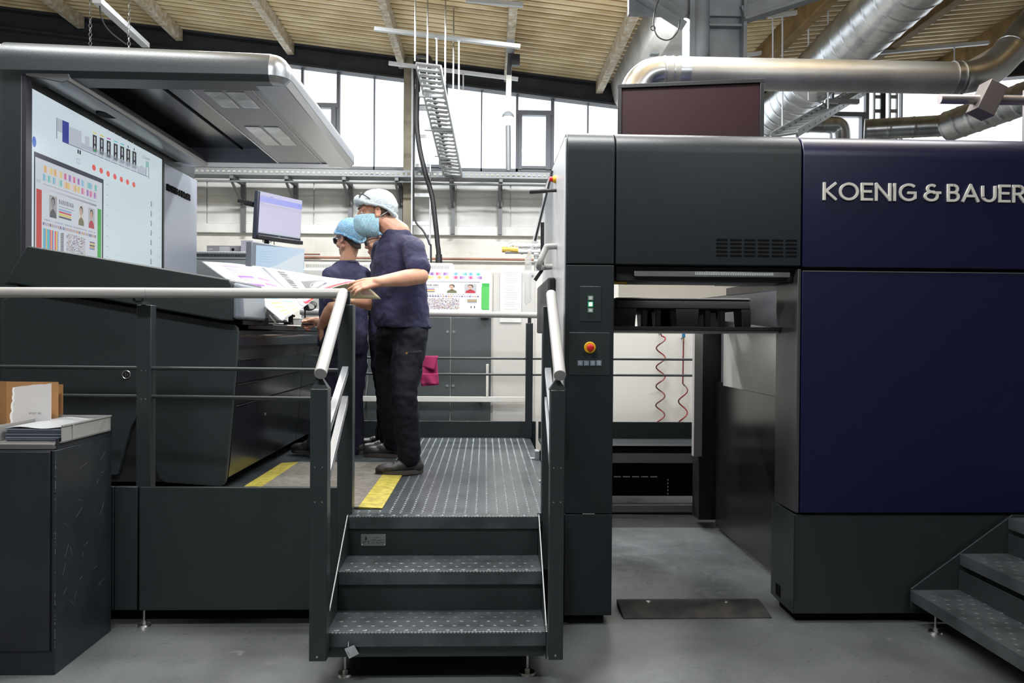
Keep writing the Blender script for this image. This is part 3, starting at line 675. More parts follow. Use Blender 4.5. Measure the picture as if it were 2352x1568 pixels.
# ---------------------------------------------------------------- rubber cable ramp on the floor
A = [atZ(1420, 1388, 0), atZ(1735, 1382, 0), atZ(1768, 1414, 0), atZ(1432, 1421, 0)]
rp = thing('cable_ramp', 'low black rubber cable ramp with two bolts on the grey floor', 'ramp', (sum(p.x for p in A)/4, sum(p.y for p in A)/4, 0))
ya, yb = A[3].y, A[0].y; xa, xb = A[3].x, A[2].x
mb = MB().prism([(ya, 0), (yb, 0), (yb, .03), (ya + .75*(yb-ya), .03), (ya, .006)], 'x', xa, xb); mb.build('ramp_body', mat('black_rubber', (.016, .015, .015), .7, bump=.3, bscale=60, var=.6, vscale=9, vcol=(.05, .045, .04)), rp, bevel=.003)
for px in (1494, 1676):
    q = atZ(px, 1391, .028); MB().cyl((q.x, yb - .05, .027), (q.x, yb - .05, .034), .014, .011, 14).build('bolt', ZINC, rp)
_d = bpy.data.lights.new('light_bar_light', 'AREA'); _d.shape = 'RECTANGLE'; _d.size = .7; _d.size_y = .03; _d.energy = 13; _d.color = (.95, .98, 1)
_o = bpy.data.objects.new('light_bar_light', _d); COL.objects.link(_o); _o.location = (X(1630, PF + .31), PF + .34, zG - .08); _o.rotation_euler = (1.15, 0, 0)
# ================================================================ operator platform with stairs and rails
DZ = .56
xpl = xL - .016
plat = thing('operator_platform', 'raised steel operator platform with studded deck and dark skirting panels', 'platform', (-1.1, 5.2, 0))
xs0, xs1 = X(750, 3.2), X(1262, 3.2)            # width of the stairs
dk = MB().box((-3.6, 3.865, DZ - .05), (xpl, 6.595, DZ)).box((xs0, 3.775, DZ - .05), (xpl, 3.865, DZ)).build('deck', mat('studded_deck_plate', (.10, .115, .125), .28, metal=.45, bump=.10, bscale=25, var=.35, vscale=5), plat)
st = studs(MB(), -.60, xpl - .03, 3.78, 6.55, DZ + .0002, .051, .043, .0078, .0017, False, n=8)
st.build('deck_studs', mat('worn_stud_steel', (.14, .155, .165), .28, metal=.5), dk)
# skirting
xk = X(266, 3.84)
MB().box((-3.6, 3.835, .085), (xk - .004, 3.86, .672)).build('skirt_panel', ANTHS, plat, bevel=.003)
MB().box((xk, 3.835, .085), (X(318, 3.84), 3.86, .672)).build('skirt_panel', ANTHS, plat, bevel=.003)
MB().box((X(322.5, 3.84), 3.835, .083), (X(789, 3.84), 3.86, .670)).build('skirt_panel', ANTHS, plat, bevel=.003)
MB().box((-3.6, 3.90, .02), (xs0, 3.94, .5)).build('understructure', BLACKM, plat)
MB().box((xs0, 3.75, 0), (xpl, 3.78, DZ - .06)).build('front_fascia', BLACKM, plat)
for px in (332,):
    x = X(px, 3.86); f = MB().cyl((x, 3.87, .01), (x, 3.87, .12), .006, seg=10); f.cyl((x, 3.87, 0), (x, 3.87, .008), .035, .031, 18).cyl((x, 3.87, .008), (x, 3.87, .024), .012, seg=6); f.build('levelling_foot', ZINC, plat)
MB().box((-1.6, 6.60, DZ - .1), (xpl + .05, 6.615, DZ + .135)).build('toe_board', ANTHS, plat, bevel=.003)
mb = MB()
for k in range(2):
    yy = 4.55 + .85*k; mb.box((xpl - .03, yy, DZ), (xpl - .0, yy + .10, DZ + .06)).box((xpl - .06, yy + .02, DZ), (xpl - .03, yy + .08, DZ + .008))
mb.build('hinge_bracket', GREYM, plat, bevel=.002)
# walkway going on behind the press bay
wk = thing('rear_walkway', 'dark steel walkway behind the open press bay', 'walkway', (1.15, 6.3, 0))
xw = 1.80
MB().box((xpl + .07, 6.12, DZ - .02), (xw, 6.60, DZ)).build('deck', ANTHS, wk)
MB().box((xpl + .07, 6.585, DZ), (xw, 6.60, DZ + .135)).build('toe_board', ANTHS, wk, bevel=.003)
MB().box((xpl + .07, 6.12, H(1062, 6.12)), (xw, 6.16, H(1040, 6.12))).build('crossbeam', mat('steel_crossbeam', (.17, .18, .185), .5), wk)
MB().box((xpl + .07, 6.12, H(1038, 6.12)), (xw, 6.14, DZ - .001)).build('front_edge', BLACKM, wk)
MB().box((xpl + .07, 6.20, H(1138, 6.2)), (xw, 6.22, H(1062, 6.2))).build('cover_panel', BLACKM, wk)
mb = MB()
for k in range(9): mb.box((xpl + .35 + .072*k, 6.197, H(1095, 6.2)), (xpl + .35 + .072*k + .055, 6.1995, H(1092.5, 6.2)))
for k in range(5): mb.box((X(1536, 6.2), 6.197, H(1135 - 8*k, 6.2)), (X(1538, 6.2), 6.1995, H(1131 - 8*k, 6.2)))
mb.build('perforation', WHITEM, wk)
MB().box((xpl + .07, 6.12, H(1176, 6.12)), (xw, 6.15, H(1160, 6.12))).build('lower_rail', mat('steel_crossbeam', (0,0,0)), wk)
for k, zz in enumerate((.035, .075)):
    MB().tube([(xpl + .05, 6.16 + .02*k, zz), (1.1, 6.17 + .02*k, zz), (xw, 6.14 + .02*k, zz)], .017, 8).build('cable', BLACK, wk)
# ---------------------------------------------------------------- front stairs
stairs = thing('platform_steps', 'dark steel steps with studded treads rising to the operator platform', 'steps', ((xs0+xs1)/2, 3.45, 0))
ty = [3.20, 3.45, 3.70]; tz = [H(1452, 3.2, 1000), H(1312, 3.45, 1000), DZ + .001]
for k in range(3):
    dep = .27 if k < 2 else .075
    mb = MB().box((xs0 + .006, ty[k], tz[k] - .006), (xs1 - .006, ty[k] + dep, tz[k])).box((xs0 + .006, ty[k], tz[k] - .056), (xs1 - .006, ty[k] + .006, tz[k] - .006))
    studs(mb, xs0 + .04, xs1 - .035, ty[k] + .03, ty[k] + dep - .025, tz[k] + .0002, .056, .05, .0125, .0018, n=12)
    tr = mb.build('tread', TREAD, stairs)
    nz = MB()
    for i in range(60): nz.box((xs0 + .012 + (xs1-xs0-.03)*i/60, ty[k] - .0012, tz[k] - .004), (xs0 + .012 + (xs1-xs0-.03)*(i+.6)/60, ty[k] + .006, tz[k] + .0012))
    nz.build('nosing', STEEL, tr)
    if k < 2: MB().box((xs0 + .007, ty[k] + .262, tz[k] + .001), (xs1 - .007, ty[k] + .268, tz[k+1] - .0065)).build('riser', ANTHS, stairs)
    else: pass
for sx_, w in ((xs0, .005), (xs1 - .005, .005)):
    MB().prism([(3.20, tz[0] - .11), (3.20, tz[0] + .004), (3.705, DZ + .01), (3.715, DZ + .01), (3.715, tz[0] - .11)], 'x', sx_, sx_ + w).build('stringer', ANTHS, stairs)
    MB().bar((sx_ + w/2, 3.198, tz[0]), (sx_ + w/2, 3.699, DZ + .006), .0045, .004, (0, 1, 0)).build('stringer_edge', mat('pale_plate_edge', (.26, .27, .28), .5, metal=.3), stairs)  # thin pale strip along the sloping edge of the stringer
MB().box((xs0 + .01, 3.215, tz[0] - .104), (xs1 - .01, 3.235, tz[0] - .055)).build('bottom_rail', ANTHS, stairs, bevel=.002)
for px in (798, 1217):
    x = X(px, 3.3); f = MB().cyl((x, 3.30, .01), (x, 3.30, tz[0] - .06), .006, seg=10); f.cyl((x, 3.30, 0), (x, 3.30, .008), .036, .032, 20).cyl((x, 3.30, .008), (x, 3.30, .022), .012, seg=6).cyl((x, 3.3, .085), (x, 3.3, .1), .011, seg=6)
    f.build('levelling_foot', ZINC, stairs)
# load plate riveted to the upper riser
p0 = at(829, 1253, 3.71); p1 = at(886, 1226, 3.71); yq = 3.71
lpv = MB().prism(rounded(p0.x, p0.z, p1.x, p1.z, .004, n=3), 'y', yq - .003, yq).build('load_plate', STEEL, stairs)
cv = Canvas(plane_fn((p0.x, yq - .003, p0.z), (p1.x - p0.x, 0, 0), (0, 0, p1.z - p0.z)))
K = (.015, .015, .013)
cv.line(.205, .82, .205, .58, .045, K); cv.poly([(.13, .62), (.28, .62), (.205, .48)], K); cv.rect(.09, .37, .33, .41, K); cv.rect(.09, .18, .115, .34, K); cv.rect(.305, .18, .33, .34, K)
cv.text('max.', .55, .67, .11, K, .24); cv.text('200 kg/m²', .42, .44, .14, K, .53); cv.text('41 lbs/ft²', .43, .23, .14, K, .51)
cv.build('inscription', print_mat('engraved_ink'), lpv, smooth=0)
mb = MB()
for (u, v_) in ((.05, .1), (.95, .1), (.05, .9), (.95, .9)): mb.ell((p0.x + (p1.x-p0.x)*u, yq - .003, p0.z + (p1.z-p0.z)*v_), .0035, .002, .0035)
mb.build('rivet', ZINC, lpv)
MB().box((xs0 + .007, 3.71, tz[1] + .001), (xs1 - .007, 3.716, tz[2] - .0065)).build('riser', ANTHS, stairs)
# loose paper tag hanging under the bottom tread
q = at(807, 1496, 3.19); tg = thing('paper_tag', 'small crumpled grey tag hanging under the bottom tread', 'tag', (q.x, 3.19, q.z - .03))
mb = MB(); R = Matrix.Rotation(-.45, 3, 'Y')
C = [q + R @ V(p) for p in ((-.020, 0, -.022), (.022, .004, -.022), (.022, -.004, .020), (-.020, 0, .022))]
mb.hexa(C + [c + V((0, .001, 0)) for c in C]); mb.build('card', mat('grey_tag_card', (.42, .44, .45), .6), tg)
cv = Canvas(plane_fn(C[0] - V((0, .0012, 0)), C[1] - C[0], C[3] - C[0])); 
for k in range(5): cv.rect(.12, .2 + .1*k, .28, .26 + .1*k, (.12, .12, .13)); cv.rect(.4, .25 + .12*k, .85, .28 + .12*k, (.22, .22, .23))
cv.build('printing', print_mat('tag_ink'), tg, smooth=0)
MB().tube([q + V((-.012, 0, .02)), q + V((-.014, .02, .05))], .0008, 5).build('string', WHITEP, tg)
# ---------------------------------------------------------------- rails
def holes(mb, x, y, zs, dx=.014):
    for z in zs:
        for s in (-1, 1): mb.cyl((x + s*dx, y - .0008, z), (x + s*dx, y + .004, z), .0028, seg=8)
    return mb
rl = thing('stair_rail', 'left stair handrail on square posts with grey sloping tube', 'handrail', (X(735, 3.15), 3.15, .1))
def stair_rail(t, pxf0, pxf1, pxb0, pxb1, hand_f, hand_b, mirror):
    zf0, zf1 = H(1519, 3.13, 730), H(893, 3.13, 730)
    f = MB().box((X(pxf0, 3.13), 3.13, zf0), (X(pxf1, 3.13), 3.20, zf1)).build('post', ANTHS, t, bevel=.003)
    xm = (X(pxf0, 3.13) + X(pxf1, 3.13))/2
    mb = holes(MB(), xm, 3.13, (H(1074, 3.13), H(1153, 3.13))); mb.cyl((xm - .002, 3.1285, H(1506, 3.13)), (xm - .002, 3.135, H(1506, 3.13)), .004, seg=10); mb.build('bolt_heads', ZINC, f)
    b = MB().box((X(pxb0, 3.74), 3.74, .30), (X(pxb1, 3.74), 3.81, H(702, 3.74))).build('post', ANTHS, t, bevel=.003)
    hf = at(*hand_f, 3.12); hb = at(*hand_b, 3.78)
    MB().hexa([V((xm-.034, 3.14, zf1)), V((xm+.034, 3.14, zf1)), V((xm+.034, 3.19, zf1)), V((xm-.034, 3.19, zf1)), V((xm-.008, 3.15, zf1+.04)), V((xm+.008, 3.15, zf1+.04)), V((xm+.008, 3.18, zf1+.04)), V((xm-.008, 3.18, zf1+.04))]).build('post_cap', ANTHS, t)
    MB().box((X(pxb0, 3.74) + .02, 3.765, H(704, 3.74)), (X(pxb1, 3.74) - .02, 3.785, H(672, 3.74))).build('bracket', ANTHS, t)
    h_ = MB().tube([hf + (hf-hb).normalized()*.002, hf, hb], [.0225, .0245, .0245], 20).build('handrail', RAILG, t)
    for (za, zb) in ((H(1000, 3.2), H(850, 3.74)), (H(1122, 3.2), H(917, 3.74))):
        xa = (X(pxf1, 3.2) - .02) if not mirror else (X(pxf0, 3.2) + .02); xb_ = (X(pxb0, 3.74) + X(pxb1, 3.74))/2
        MB().bar((xa, 3.17, za - .05), (xb_, 3.75, zb), .030, .034, (0, 0, 1)).build('sloping_bar', mat('satin_flat_bar', (.30, .31, .33), .35, metal=.4), t, bevel=.002)
    return hb
hb = stair_rail(rl, 713.5, 753.5, 776, 811, (736, 858), (788, 672), False)
rr = thing('stair_rail', 'right stair handrail on square posts beside the press column', 'handrail', (X(1282, 3.15), 3.15, .1))
stair_rail(rr, 1266, 1299, 1247, 1271, (1286, 862), (1266, 676), True)
# guard rail along the front left
gr = thing('guard_rail', 'long front guard rail with grey top tube and two thin bars', 'handrail', (X(330, 3.8), 3.8, DZ))
yg = 3.79
tA = at(0, 671, yg); tB = at(338, 672, yg); tC = at(786, 674, yg)
MB().tube([tA + (tA - tB)*.6, tB - V((.001, 0, 0))], .0245, 20).tube([tB, tC], .0245, 20).build('handrail', RAILG, gr)
MB().ell(tC, .0262, .0262, .0262).build('elbow', RAILG, gr)
xm0, xm1 = X(313, 3.86), X(346, 3.86)
po = MB().box((xm0, 3.862, .56), (xm1, 3.925, H(700, 3.86, 330))).build('post', ANTHS, gr, bevel=.003)
mb = holes(MB(), (xm0+xm1)/2, 3.862, (H(851, 3.86, 330), H(916, 3.86, 330)), .010); mb.build('bolt_heads', ZINC, po)
MB().box(((xm0+xm1)/2 - .012, 3.80, H(700, 3.86, 330)), ((xm0+xm1)/2 + .012, 3.90, H(692, 3.86, 330))).bar(((xm0+xm1)/2 - .016, 3.80, H(694, 3.86, 330)), ((xm0+xm1)/2 - .022, 3.795, H(683, 3.86, 330)), .006, .012).bar(((xm0+xm1)/2 + .016, 3.80, H(694, 3.86, 330)), ((xm0+xm1)/2 + .022, 3.795, H(683, 3.86, 330)), .006, .012).build('bracket', ANTHS, gr)
for (ya, yb, yc) in ((842, 845, 850), (907, 910, 916)):
    a = at(0, ya, 3.88); b = at(330, yb, 3.88); c = at(785, yc, 3.80)
    MB().tube([a + (a - b)*.6, b, c], .0095, 10).build('thin_bar', ANTHS, gr)
# far guard rail behind the platform
fr_ = thing('guard_rail', 'far guard rail behind the two operators with pink cloth on it', 'handrail', (X(1216, 6.57), 6.57, DZ))
yf = 6.56
MB().tube([at(690, 716, yf), at(1246, 724, yf)], .0245, 16).build('handrail', RAILG, fr_)
MB().box((X(1208, yf), yf - .02, DZ), (X(1224, yf), yf + .05, H(741, yf))).build('post', ANTHD, fr_, bevel=.004)
MB().box((X(1212, yf), yf, H(742, yf)), (X(1220, yf), yf + .02, H(728, yf))).build('bracket', ANTHS, fr_)
MB().box((X(640, yf), yf - .02, DZ), (X(656, yf), yf + .05, H(738, yf))).build('post', ANTHD, fr_, bevel=.004)
for y_ in (823, 860):
    MB().tube([at(640, y_ - 3, yf), V((xw, yf, at(1216, y_, yf).z))], .0095, 8).build('thin_bar', ANTHS, fr_)
MB().box((1.74, yf - .02, DZ), (1.80, yf + .05, H(741, yf))).build('post', ANTHD, fr_)
# pink cloth draped over the far rail bars
cl = thing('cleaning_cloth', 'pink microfibre cloth draped over the far guard rail', 'cloth', (X(985, 6.54), 6.54, H(887, 6.5)))
def drape(name, pts, dx, yoff, seed):
    # grid of rows from px corners: top-left, top-right, bottom-right, bottom-left
    mb = MB(); n, m = 10, 8; rows = []
    for j in range(m+1):
        t = j/m; L = V(pts[0])*(1-t) + V(pts[3])*t; R = V(pts[1])*(1-t) + V(pts[2])*t; row = []
        for i in range(n+1):
            s = i/n; p = L*(1-s) + R*s
            q = at(p.x, p.y, yf - .012 - yoff - .012*math.sin(s*7 + seed)*t - .004*t); row.append(q)
        rows.append(row)
    mb.rings(rows, False, False)
    o = mb.build(name, PINK, cl); sd = o.modifiers.new('thickness', 'SOLIDIFY'); sd.thickness = .004; sd.offset = 0
drape('hanging_fold', [(958, 819), (1004, 819), (1008, 884), (968, 887)], 0, .002, 1)
drape('upper_fold', [(957, 817), (1007, 817), (998, 850), (958, 838)], 0, .012, 2)
drape('rear_fold', [(958, 857), (1006, 857), (1009, 883), (976, 882)], 0, .018, 4)
# anti-fatigue mat
mx0, mx1, my0, my1 = -1.32, -.492, 3.86, 5.22
fmt = thing('floor_mat', 'ribbed grey floor mat with yellow edges on the platform deck', 'mat', ((mx0+mx1)/2, 4.5, DZ))
MB().box((mx0 + .11, my0, DZ + .003), (mx1 - .115, my1, DZ + .013)).build('mat_field', MATG, fmt, bevel=.002)
for a, b, s in ((mx0, mx0 + .11, 0), (mx1 - .115, mx1, 1)):
    MB().hexa([V((a, my0, DZ + .003)), V((b, my0, DZ + .003)), V((b, my1, DZ + .003)), V((a, my1, DZ + .003)),
               V((a, my0, DZ + (.006 if not s else .013))), V((b, my0, DZ + (.013 if not s else .006))), V((b, my1, DZ + (.013 if not s else .006))), V((a, my1, DZ + (.006 if not s else .013)))]).build('yellow_edge', YEL, fmt, bevel=.001)
# ================================================================ control console and wall screen (left)
CY = 4.30; CE = 6.9
xr = X(545, CY)
con = thing('control_console', 'dark press control console with drawers and sloping side panels', 'console', (xr - .6, 5.5, DZ))
# side panel facing the stairs (profile in x,z), rounded front corners
def zc_(px, py): return at(px, py, CY)
prof = [zc_(5, 688), zc_(60, 672), zc_(130, 676), zc_(160, 681)] + [zc_(535, 744)] + [zc_(541, 746), zc_(545, 752), zc_(546, 762)] + [zc_(543, 830), zc_(537, 900), zc_(530, 985), zc_(523, 1060), zc_(519, 1098)] + [zc_(517, 1108), zc_(512, 1114), zc_(502, 1117)] + [zc_(380, 1108), zc_(366, 1100), zc_(360, 1086), zc_(356, 1060), zc_(354, 1000), zc_(345, 900)] + [zc_(300, 980), zc_(270, 1090), zc_(5, 1090)]
prof = [(p.x, p.z) for p in prof]
MB().prism(prof, 'y', CY, CY + .03).build('side_panel', ANTH, con, bevel=.004)
f_pts = [(546, 760), (543, 830), (537, 900), (530, 985), (523, 1060), (517, 1106)]
fx = [(zc_(a, b).x, zc_(a, b).z) for a, b in f_pts]
def front_x(z):
    for (x0, z0), (x1, z1) in zip(fx, fx[1:]):
        if z1 <= z <= z0: return x0 + (x1 - x0)*(z0 - z)/(z0 - z1)
    return fx[0][0] if z > fx[0][1] else fx[-1][0]
zt = H(757, CY, 545)
body = [(xr - 1.2, zt - .01), (xr - .06, zt - .01)] + [(front_x(z) - .012, z) for z in (1.42, 1.3, 1.1, .9, .75, .62)] + [(front_x(.62) - .05, .605), (xr - 1.2, .605)]
MB().prism(body, 'y', CY + .031, CE).build('carcass', BLACK, con)
MB().box((xr - 1.1, CY + .1, DZ), (xr - .20, CE - .1, .606)).build('plinth', BLACKM, con)
# rounded top nose and worktop
nose = [(xr - .30, zt), (xr - .055, zt + .004)] + [(xr - .055 + .05*math.sin(a), zt - .046 + .05*math.cos(a)) for a in [PI/2*i/6 for i in range(7)]] + [(front_x(1.33) + .003, 1.335), (front_x(1.33) - .02, 1.335), (xr - .30, 1.40)]
MB().prism(nose, 'y', CY + .031, CE).build('top_nose', GLOSSB, con)
wt_z = H(742, 4.5, 600)
MB().box((xr - 1.0, CY + .32, zt + .0045), (xr - .035, CE - .05, wt_z)).build('worktop', GLOSSB, con, bevel=.004)
# drawer fronts following the curved face, three rows of two
zr = [(H(823, CY, 545) , H(826, CY, 545)), ]
rows = [(1.325, 1.215), (1.205, 1.095), (1.085, .975), (.965, .625)]
rows = [(H(827, CY, 540), H(884, CY, 540) + .006), (H(885, CY, 540), H(934, CY, 540) + .006), (H(935, CY, 540), .628)]
ym = 5.85
for (za, zb) in rows:
    for (ya, yb) in ((CY + .034, ym - .003), (ym + .003, CE - .02)):
        n = 5; poly = [(front_x(za + (zb-za)*i/n) + .004, za + (zb-za)*i/n) for i in range(n+1)] + [(front_x(zb + (za-zb)*i/n) - .02, zb + (za-zb)*i/n) for i in range(n+1)]
        d = MB().prism(poly, 'y', ya, yb).build('drawer', GLOSSB, con, bevel=.002)
        MB().bar((front_x(za) + .006, ya + .004, za + .0015), (front_x(za) + .006, yb - .004, za + .0015), .006, .003).build('finger_edge', ANTHS, d)
MB().cyl((front_x(.91) + .003, 4.95, .91), (front_x(.91) + .008, 4.95, .91), .009, seg=14).build('lock', ZINC, con)
sk = zc_(291, 860); s_ = MB().cyl((sk.x, CY - .004, sk.z), (sk.x, CY + .01, sk.z), .023, seg=22).build('power_socket', BLACK, con, bevel=.003)
mb = MB().tube([(sk.x + .021*math.cos(a), CY - .004, sk.z + .021*math.sin(a)) for a in [2*PI*k/24 for k in range(25)]], .002, 6)
for k in range(3): mb.cyl((sk.x + .007*math.cos(k*2.1), CY - .006, sk.z + .007*math.sin(k*2.1)), (sk.x + .007*math.cos(k*2.1), CY, sk.z + .007*math.sin(k*2.1)), .003, seg=8)
mb.build('socket_ring', ZINC, s_)
# sloping sheet-inspection table with raised lid
lidp = [zc_(22, 655), zc_(76, 567), zc_(136, 576), zc_(535, 643), zc_(541, 655), zc_(541, 736), zc_(520, 736), zc_(40, 652)]
LY = 4.24
lid = MB().prism([(p.x, p.z) for p in lidp], 'y', LY, 5.05).build('inspection_lid', ANTHS, con, bevel=.008)
MB().hexa([V((xr - .012, LY + .01, H(733, LY, 540))), V((xr + .045, LY + .02, H(733, LY, 540))), V((xr + .045, 4.7, H(733, LY, 540))), V((xr - .012, 4.7, H(733, LY, 540))),
           V((xr - .012, LY + .01, H(647, LY, 540))), V((xr + .035, LY + .02, H(652, LY, 540))), V((xr + .035, 4.7, H(652, LY, 540))), V((xr - .012, 4.7, H(647, LY, 540)))]).build('lid_end_cap', mat('blue_grey_end_cap', (.15, .17, .20), .4), con, bevel=.018, seg=4)
und = [zc_(40, 653), zc_(520, 737), zc_(561, 722), zc_(561, 742), zc_(540, 746), zc_(160, 684)]
MB().prism([(p.x, p.z) for p in (zc_(35, 652), zc_(500, 735), zc_(520, 722), zc_(558, 726), zc_(558, 745), zc_(522, 744), zc_(160, 682), zc_(60, 668))], 'y', CY - .0, CY + .5).build('lid_base', BLACKM, con)
MB().cyl((zc_(76, 648).x, CY - .03, zc_(76, 648).z), (zc_(76, 648).x, CY, zc_(76, 648).z), .012).build('hinge_pin', BLACK, con)
# ---------------------------------------------------------------- display tower with canopy
TY0, TY1 = 4.42, 7.02
xt = X(72, 4.5)
sy0 = 4.50
xs_c = atX(372, 500, xt); sy1 = xs_c.y
tow = thing('display_tower', 'dark wall screen tower with overhanging lamp canopy behind the console', 'screen tower', (xt - .1, 5.7, DZ))
zT2 = H(92, TY0, 30)
MB().box((xt - .16, TY0 + .02, DZ), (xt - .02, TY1, 2.86)).build('tower_body', ANTHS, tow, bevel=.006)
MB().box((xt - .30, TY0 - .03, DZ), (xt - .161, TY1, zT2 + .012)).build('rear_cover', mat('pale_grey_cover', (.50, .49, .47), .45), tow, bevel=.03, seg=4)
ztop_s = H(203, sy0, 72); zbot_s = 1.70
fr = MB().box((xt - .02, TY0 + .02, DZ + .9), (xt + .001, sy0 - .002, 2.80)).build('front_trim', mat('dark_violet_trim', (.03, .028, .04), .35), tow)
pn = MB().box((xt - .02, sy1 + .03, DZ + .9), (xt + .004, TY1 - .01, H(398, 6.7, 410))).build('name_panel', mat('satin_grey_blue_panel', (.42, .45, .52), .38, metal=.55), tow, bevel=.003)
l0 = atX(383, 440, xt + .004); l1 = atX(435, 440, xt + .004)
hz0 = atX(383, 437, xt + .004).z; hz1 = atX(383, 422, xt + .004).z
lettering('KOENIG & BAUER', (xt + .004, l0.y, hz0), (0, 1, 0), (0, 0, 1), (1, 0, 0), l1.y - l0.y, hz1 - hz0, .0125, .008).build('lettering', BLACKM, pn, label='black raised capitals')
scr = MB().box((xt - .018, sy0, zbot_s), (xt - .001, sy1, ztop_s)).build('screen', BLACK, tow)
MB().box((xt - .02, sy1, DZ + .9), (xt + .006, sy1 + .03, ztop_s + .01)).build('screen_bezel', BLACK, tow)
sw, sh = sy1 - sy0, ztop_s - zbot_s
cv = Canvas(plane_fn((xt - .001, sy0, zbot_s), (0, 1, 0), (0, 0, 1)), cell=9)
def sp(px, py):
    q = atX(px, py, xt); return (q.y - sy0, q.z - zbot_s)
BG = (.66, .76, .84)
cv.rect(0, 0, sw, sh, BG, (.58, .70, .74), nu=6, nv=1)
# press diagram across the top (positions read along the screen)
def u_(px): return sp(px, 400)[0]
ya, yb = sp(130, 310), sp(340, 405)
cv.layer = 1
def bandv(px, dy):   # height on screen of a pixel row that follows the diagram base line
    py0 = 318 + (px - 130)*(405 - 318)/(340 - 130); return sp(px, py0 + dy)[1]
def drect(a, b, d0, d1, c): cv.poly([(u_(a), bandv(a, d0)), (u_(b), bandv(b, d0)), (u_(b), bandv(b, d1)), (u_(a), bandv(a, d1))], c)
G1 = (.22, .24, .30); G2 = (.45, .50, .58)
drect(129, 143, -18, -48, G2); drect(129, 131, 0, -48, G1); drect(143, 158, 2, -48, (.03, .05, .30)); drect(159, 187, 0, -40, (.50, .55, .64)); drect(143, 340, 2, 0, G1)
drect(187, 335, -2, -14, G2)
drect(195, 205, -12, -34, (.50, .54, .62))
for k, px in enumerate((213, 229, 245, 261, 276, 290, 304)):
    drect(px, px + 9, -6, -44, (.03, .03, .04))
    cv.layer = 2
    for dy in (-36, -28, -16): cv.disc(u_(px + 4.5), bandv(px + 4.5, dy), .010, .014, (.5, .55, .58), 8)
    if k == 0: cv.rect(u_(px+2), bandv(px+4, -10), u_(px+7), bandv(px+4, -7), (.02, .45, .12), nu=1, nv=1)
    c = [(.75,.70,.05), (.70,.50,.03), (.55,.02,.40), (.10,.55,.60), (.10,.50,.65), (.02,.03,.10), (.02,.02,.02)][k]
    if k < 5: drect(px, px + 9, -48, -50.5, c)
    else: cv.disc(u_(px + 4), bandv(px + 4, -49), .008, .010, c, 8)
    for dy in (-2, -4): cv.disc(u_(px + 10), bandv(px+10, dy), .012, .012, (.56, .6, .66), 8)
    cv.layer = 1
cv.poly([(u_(310), bandv(310, 0)), (u_(333), bandv(333, 0)), (u_(333), bandv(333, -16)), (u_(326), bandv(326, -20)), (u_(318), bandv(318, -12))], G2)
drect(335, 342, -20, -34, (.25, .50, .48)); drect(335, 336.5, 0, -20, G1); drect(341, 342.5, 4, -20, G1)
ty_ = sp(326, 361); cv.text('12:25:46 PM', ty_[0], ty_[1], .020, (.16, .18, .2), u_(344) - u_(326))
for k, px in enumerate((196, 212, 228, 244, 259, 275, 289, 303)): q = sp(px + 3, 277 + (px - 196)*.52); cv.rect(q[0], q[1], q[0] + .008, q[1] + .018, (.45, .5, .56), nu=1, nv=1)
for px, py in ((216, 385), (232.5, 392), (248.5, 399), (264, 405.5), (279, 412), (293, 418), (307.5, 424)):
    q = sp(px, py); cv.disc(q[0], q[1], .024, .019, (.74, .10, .09), 16)
q = sp(182, 349); cv.rect(q[0]-.02, q[1]-.012, q[0]-.004, q[1]+.012, (.02,.02,.03)); cv.rect(q[0]+.004, q[1]-.012, q[0]+.02, q[1]+.012, (.02,.02,.03))
q = sp(180, 370)
for a, b, c, d_ in ((-.018,-.015,.018,-.012), (-.018,.012,.018,.015), (-.018,-.015,-.014,.015), (.014,-.015,.018,.015)): cv.rect(q[0]+a, q[1]+b, q[0]+c, q[1]+d_, (.3,.35,.4))
q = sp(73, 323); cv.disc(max(q[0], .022), q[1], .02, .03, (.02, .12, .55), 18)
# list rows on the right half
uL, uR = u_(252), u_(352)
for k in range(17):
    z = sp(250, 408)[1] - .030 - k*.034
    if z < .02: break
    cv.rect(uL - .02, z, uR, z + .0016, (.50, .60, .66), nu=1, nv=1)
    if k % 2: cv.rect(uL - .04, z + .01, uL - .02, z + .018, (.42, .50, .58), nu=1, nv=1)
    for m in range(6): cv.rect(uL + (uR-uL)*m/6.5, z + .008, uL + (uR-uL)*m/6.5 + .006, z + .012, (.42, .50, .56), nu=1, nv=1)
for k in range(7):
    z = sp(348, 470)[1] - k*.072
    if z < .01: break
    cv.rect(u_(347), z, u_(348.6), z + .024, (.10, .12, .15), nu=1, nv=1); cv.disc(u_(348), z - .008, .007, .010, (.05, .06, .08), 8); cv.rect(u_(351), z + .004, u_(352.2), z + .014, (.3, .35, .4), nu=1, nv=1)
    cv.text('%.2f' % (1.31 + .03*k), u_(363), z - .02, .012, (.40, .46, .50), .05)
# preview of the printed sheet, framed in black
A_ = sp(76, 350); B_ = sp(238, 411)
pu0, pu1 = .02, u_(238); pz1 = sp(76, 346)[1]
cv.rect(pu0, 0, pu1, pz1, (.02, .025, .04))
test_u = (pu0 + .012, .10, pu1 - .018, pz1 - .028)
cv2 = Canvas(lambda u, v, h: plane_fn((xt - .001, sy0, zbot_s), (0, 1, 0), (0, 0, 1))(u, max(v, 0.), h + .0006))
test_form(cv2, *test_u, dim=.82, paper=(.70, .76, .84), seed=5)
scrm = print_mat('lit_screen_picture', emit=.82, rough=.25)
q = sp(78, 385); cv2.layer = 3; cv2.text('AM', pu0 + .02, test_u[3] - .14, .022, (.35, .38, .42))
cv.build('screen_picture', scrm, scr, smooth=0); cv2.build('sheet_preview', scrm, scr, smooth=0)
